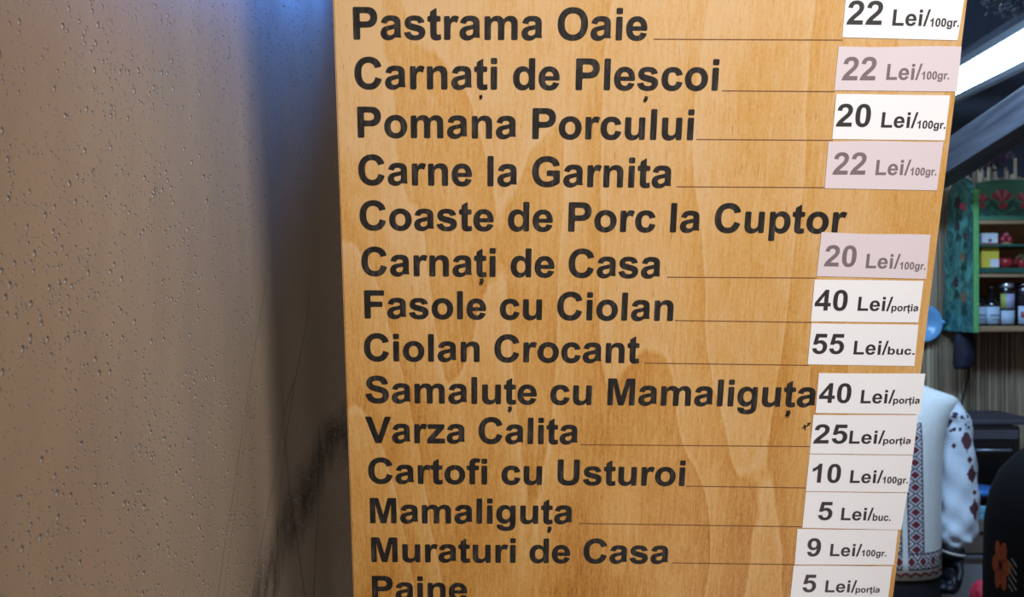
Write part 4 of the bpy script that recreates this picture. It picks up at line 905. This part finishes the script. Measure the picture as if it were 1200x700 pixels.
# vest
def vest_mat():
    t = NT('white_vest_with_red_trim'); co = t.coord(); x, y, z = t.xyz(co); n = t.noise(co, 50, 3)
    c = t.mix(n, rgb(214, 216, 214), rgb(236, 236, 232))
    ru, cr, wh = rgb(112, 36, 44), rgb(46, 30, 46), rgb(206, 206, 212)
    def trim(u, w, half, lo=None):
        # u across the band (0 at its middle), w along it
        k = .0365
        fu = t.math('ABSOLUTE', t.math('DIVIDE', u, half)); fw = t.math('ABSOLUTE', t.math('SUBTRACT', t.math('FRACT', t.math('DIVIDE', w, k)), .5))
        d = t.math('ADD', t.math('MULTIPLY', fu, .55), fw)
        star = t.math('LESS_THAN', d, .34); ring = t.math('LESS_THAN', t.math('ABSOLUTE', t.math('SUBTRACT', d, .55)), .075)
        edge = t.math('LESS_THAN', t.math('ABSOLUTE', t.math('SUBTRACT', fu, .93)), .07)
        tri = t.math('GREATER_THAN', d, .82)
        o_ = t.mix(star, wh, ru); o_ = t.mix(ring, o_, cr); o_ = t.mix(tri, o_, ru); return t.mix(edge, o_, cr)
    front = t.math('LESS_THAN', y, 0)
    uc = t.math('SUBTRACT', t.math('ABSOLUTE', x), .034)
    m = t.math('MULTIPLY', t.math('MULTIPLY', t.math('LESS_THAN', t.math('ABSOLUTE', uc), .026), front), t.math('LESS_THAN', z, 1.23))
    m = t.math('MULTIPLY', m, t.math('GREATER_THAN', z, .80))
    c = t.mix(m, c, trim(uc, z, .026))
    uz = t.math('SUBTRACT', z, .822); mh = t.math('MULTIPLY', t.math('LESS_THAN', t.math('ABSOLUTE', uz), .025), t.math('GREATER_THAN', t.math('ABSOLUTE', x), .008))
    c = t.mix(mh, c, trim(uz, x, .025))
    zz = t.math('SUBTRACT', z, t.math('MULTIPLY_ADD', t.math('ABSOLUTE', t.math('SUBTRACT', t.math('FRACT', t.math('DIVIDE', x, .03)), .5)), .018, .780))
    c = t.mix(t.math('LESS_THAN', t.math('ABSOLUTE', zz), .0035), c, rgb(160, 60, 70))
    t.base(c); t.set(Roughness=.85); t.bump(n, .15, .003); return t.m
bm = bmesh.new()
vr = [(.768, .158, .138), (.82, .158, .135), (.95, .158, .128), (1.08, .160, .122), (1.18, .168, .118), (1.235, .185, .108), (1.275, .208, .092), (1.291, .216, .082), (1.302, .196, .078), (1.325, .128, .07), (1.343, .085, .064), (1.352, .07, .06)]
loft(bm, [((0, .0, z), w, d, X, Y_) for z, w, d in vr], 48, wave=lambda i, a: .012*math.sin(a*5+i*.5)*(1 if i < 7 else 0))
link('vest', bm, vest_mat(), woman, True)
# glove with pale cuff band
M_glove = plain('black_glove', rgb(20, 20, 28), .55, .2, 40)
hand(woman, rp(1115, 648, -.02), (-.12, -.05, -1), (-.8, -.6, 0), M_glove, 'glove', 1.25, 1.9)
bm = bmesh.new(); tube(bm, [rp(1118, 634, -.02), rp(1116, 645, -.02), rp(1114, 656, -.02)], (.034, .036, .037), 20); link('glove_cuff', bm, M_glove, woman, True)
bm = bmesh.new(); tube(bm, [rp(1116.4, 646, -.02), rp(1115.8, 649, -.02)], .0385, 20); link('cuff_band', bm, plain('pale_cuff_trim', rgb(190, 184, 174), .7, .1, 40), woman, True)
hand(woman, (-.23, -.03, .835), (.05, -.05, -1), (.6, -.5, 0), M_skin, 'hand', .7)
for sgn in (-1, 1):
    bm = bmesh.new(); loft(bm, [((sgn*.095, .05, .03), .04, .03, X, (0, 0, 1)), ((sgn*.095, -.05, .035), .046, .035, X, (0, 0, 1)), ((sgn*.097, -.15, .025), .042, .024, X, (0, 0, 1)), ((sgn*.097, -.19, .02), .02, .015, X, (0, 0, 1))], 18); link('shoe', bm, M_skirt, woman, True)

# --- second person at the edge, in black with orange flowers
QX, QY = 1.285, 2.0
guest = empty('person', (QX, QY, 0)); tag(guest, 'person in a black shawl with large orange brown flowers', 'person')
body(guest, 1.30, .20, [(.195, 0, 1.16), (.205, 0, 1.03), (.205, -.01, .95), (.20, -.02, .87)], [(-.195, 0, 1.16), (-.205, 0, 1.03), (-.205, -.01, .95), (-.20, -.02, .87)])
def shawl_mat():
    t = NT('black_floral_cloth'); co = t.coord(); x, y, z = t.xyz(co); c = t.mix(t.noise(co, 40, 3), rgb(8, 8, 11), rgb(17, 16, 21))
    x = t.math('MULTIPLY', t.math('ARCTAN2', t.math('MULTIPLY', y, -1.55), x), -.235)   # length round the body
    for (fx, fz, R) in ((-.695, 1.040, .056), (-.50, .93, .05), (-.36, 1.06, .05), (-.2, .96, .05), (-.08, 1.10, .045), (-.42, 1.19, .04), (-.25, .8, .05), (-.62, .78, .05)):
        dx = t.math('SUBTRACT', x, fx); dz = t.math('SUBTRACT', z, fz)
        r_ = t.math('SQRT', t.math('ADD', t.math('MULTIPLY', t.math('MULTIPLY', dx, dx), 2.6), t.math('MULTIPLY', dz, dz))); an = t.math('ARCTAN2', dz, t.math('MULTIPLY', dx, 1.6))
        lobe = t.math('ABSOLUTE', t.math('COSINE', t.math('MULTIPLY', an, 3.0)))
        rim = t.math('MULTIPLY', t.math('MULTIPLY_ADD', lobe, .34, .66), R)
        c = t.mix(t.math('LESS_THAN', r_, rim), c, t.mix(t.noise(co, 55, 3), rgb(112, 50, 30), rgb(166, 84, 48)))
        vein = t.math('MULTIPLY', t.math('LESS_THAN', lobe, .20), t.math('LESS_THAN', r_, t.math('MULTIPLY', rim, .8)))
        c = t.mix(vein, c, rgb(60, 24, 24)); c = t.mix(t.math('LESS_THAN', r_, R*.2), c, rgb(58, 16, 20))
        # pale leaf strokes beside the flower
        sx = t.math('SUBTRACT', dx, .040); band = t.math('LESS_THAN', t.math('ABSOLUTE', sx), .012)
        st = t.math('LESS_THAN', t.math('FRACT', t.math('MULTIPLY', t.math('ADD', dz, t.math('MULTIPLY', sx, .9)), 62)), .34)
        hh = t.math('LESS_THAN', t.math('ABSOLUTE', t.math('SUBTRACT', dz, -.012)), .034)
        c = t.mix(t.math('MULTIPLY', t.math('MULTIPLY', band, st), hh), c, rgb(120, 116, 104))
    t.base(c); t.set(Roughness=.85); t.b.inputs['Specular IOR Level'].default_value = .2; return t.m
M_shawl = shawl_mat()
bm = bmesh.new()
loft(bm, [((0, 0, z), w, d, X, Y_) for z, w, d in ((.62, .262, .20), (.75, .264, .19), (.90, .266, .18), (1.02, .268, .17), (1.12, .266, .165), (1.18, .256, .155), (1.225, .238, .14), (1.262, .205, .12), (1.295, .155, .10), (1.32, .105, .08), (1.345, .07, .065), (1.36, .06, .06))], 48, wave=lambda i, a: .012*math.sin(a*7+i*.3)*(1-i/12))
link('shawl', bm, M_shawl, guest, True)
skirt(guest, .08, .95, .25, .17, .2, .13, M_skirt)
for q, dn in (((.20, -.02, .865), (0, -.05, -1)), ((-.20, -.02, .865), (0, -.05, -1))): hand(guest, q, dn, (-q[0], -.03, 0), M_skin, 'hand', .6)
for sgn in (-1, 1):
    bm = bmesh.new(); loft(bm, [((sgn*.095, .05, .03), .04, .03, X, (0, 0, 1)), ((sgn*.095, -.05, .035), .046, .035, X, (0, 0, 1)), ((sgn*.097, -.15, .025), .042, .024, X, (0, 0, 1)), ((sgn*.097, -.19, .02), .02, .015, X, (0, 0, 1))], 18); link('shoe', bm, M_skirt, guest, True)

# --- red cloth bundle on a stool between them
RY = 2.55; c = at(1153, 716, RY); zt = c.z
M_pinkred = plain('crimson_cloth', rgb(190, 34, 66), .6, .25, 40)
bm = bmesh.new(); bmesh.ops.create_icosphere(bm, subdivisions=4, radius=1)
for v in bm.verts:
    k = 1+.14*noise.noise(v.co*2.6)+.06*noise.noise(v.co*7); v.co = Vector((v.co.x*.034*k, v.co.y*.034*k, max(v.co.z*.048*k, -.034)+.034))
o = link('cloth_bundle', bm, M_pinkred, smooth=True); o.location = (c.x, RY, zt); tag(o, 'crumpled crimson cloth beside the black floral shawl', 'cloth')
st = empty('wooden_stool', (c.x, RY, 0)); tag(st, 'high wooden stool under the crimson cloth', 'stool')
link('seat', lathe([(.08, zt-.03), (.088, zt-.026), (.088, zt-.004), (.08, zt), (1e-4, zt)], 28), M_tan, st, True)
for k_ in range(4):
    a_ = PI/4+k_*PI/2; bm = bmesh.new(); tube(bm, [(math.cos(a_)*.06, math.sin(a_)*.06, zt-.03), (math.cos(a_)*.15, math.sin(a_)*.15, 0)], (.016, .014), 12); link('leg', bm, M_tan, st, True)
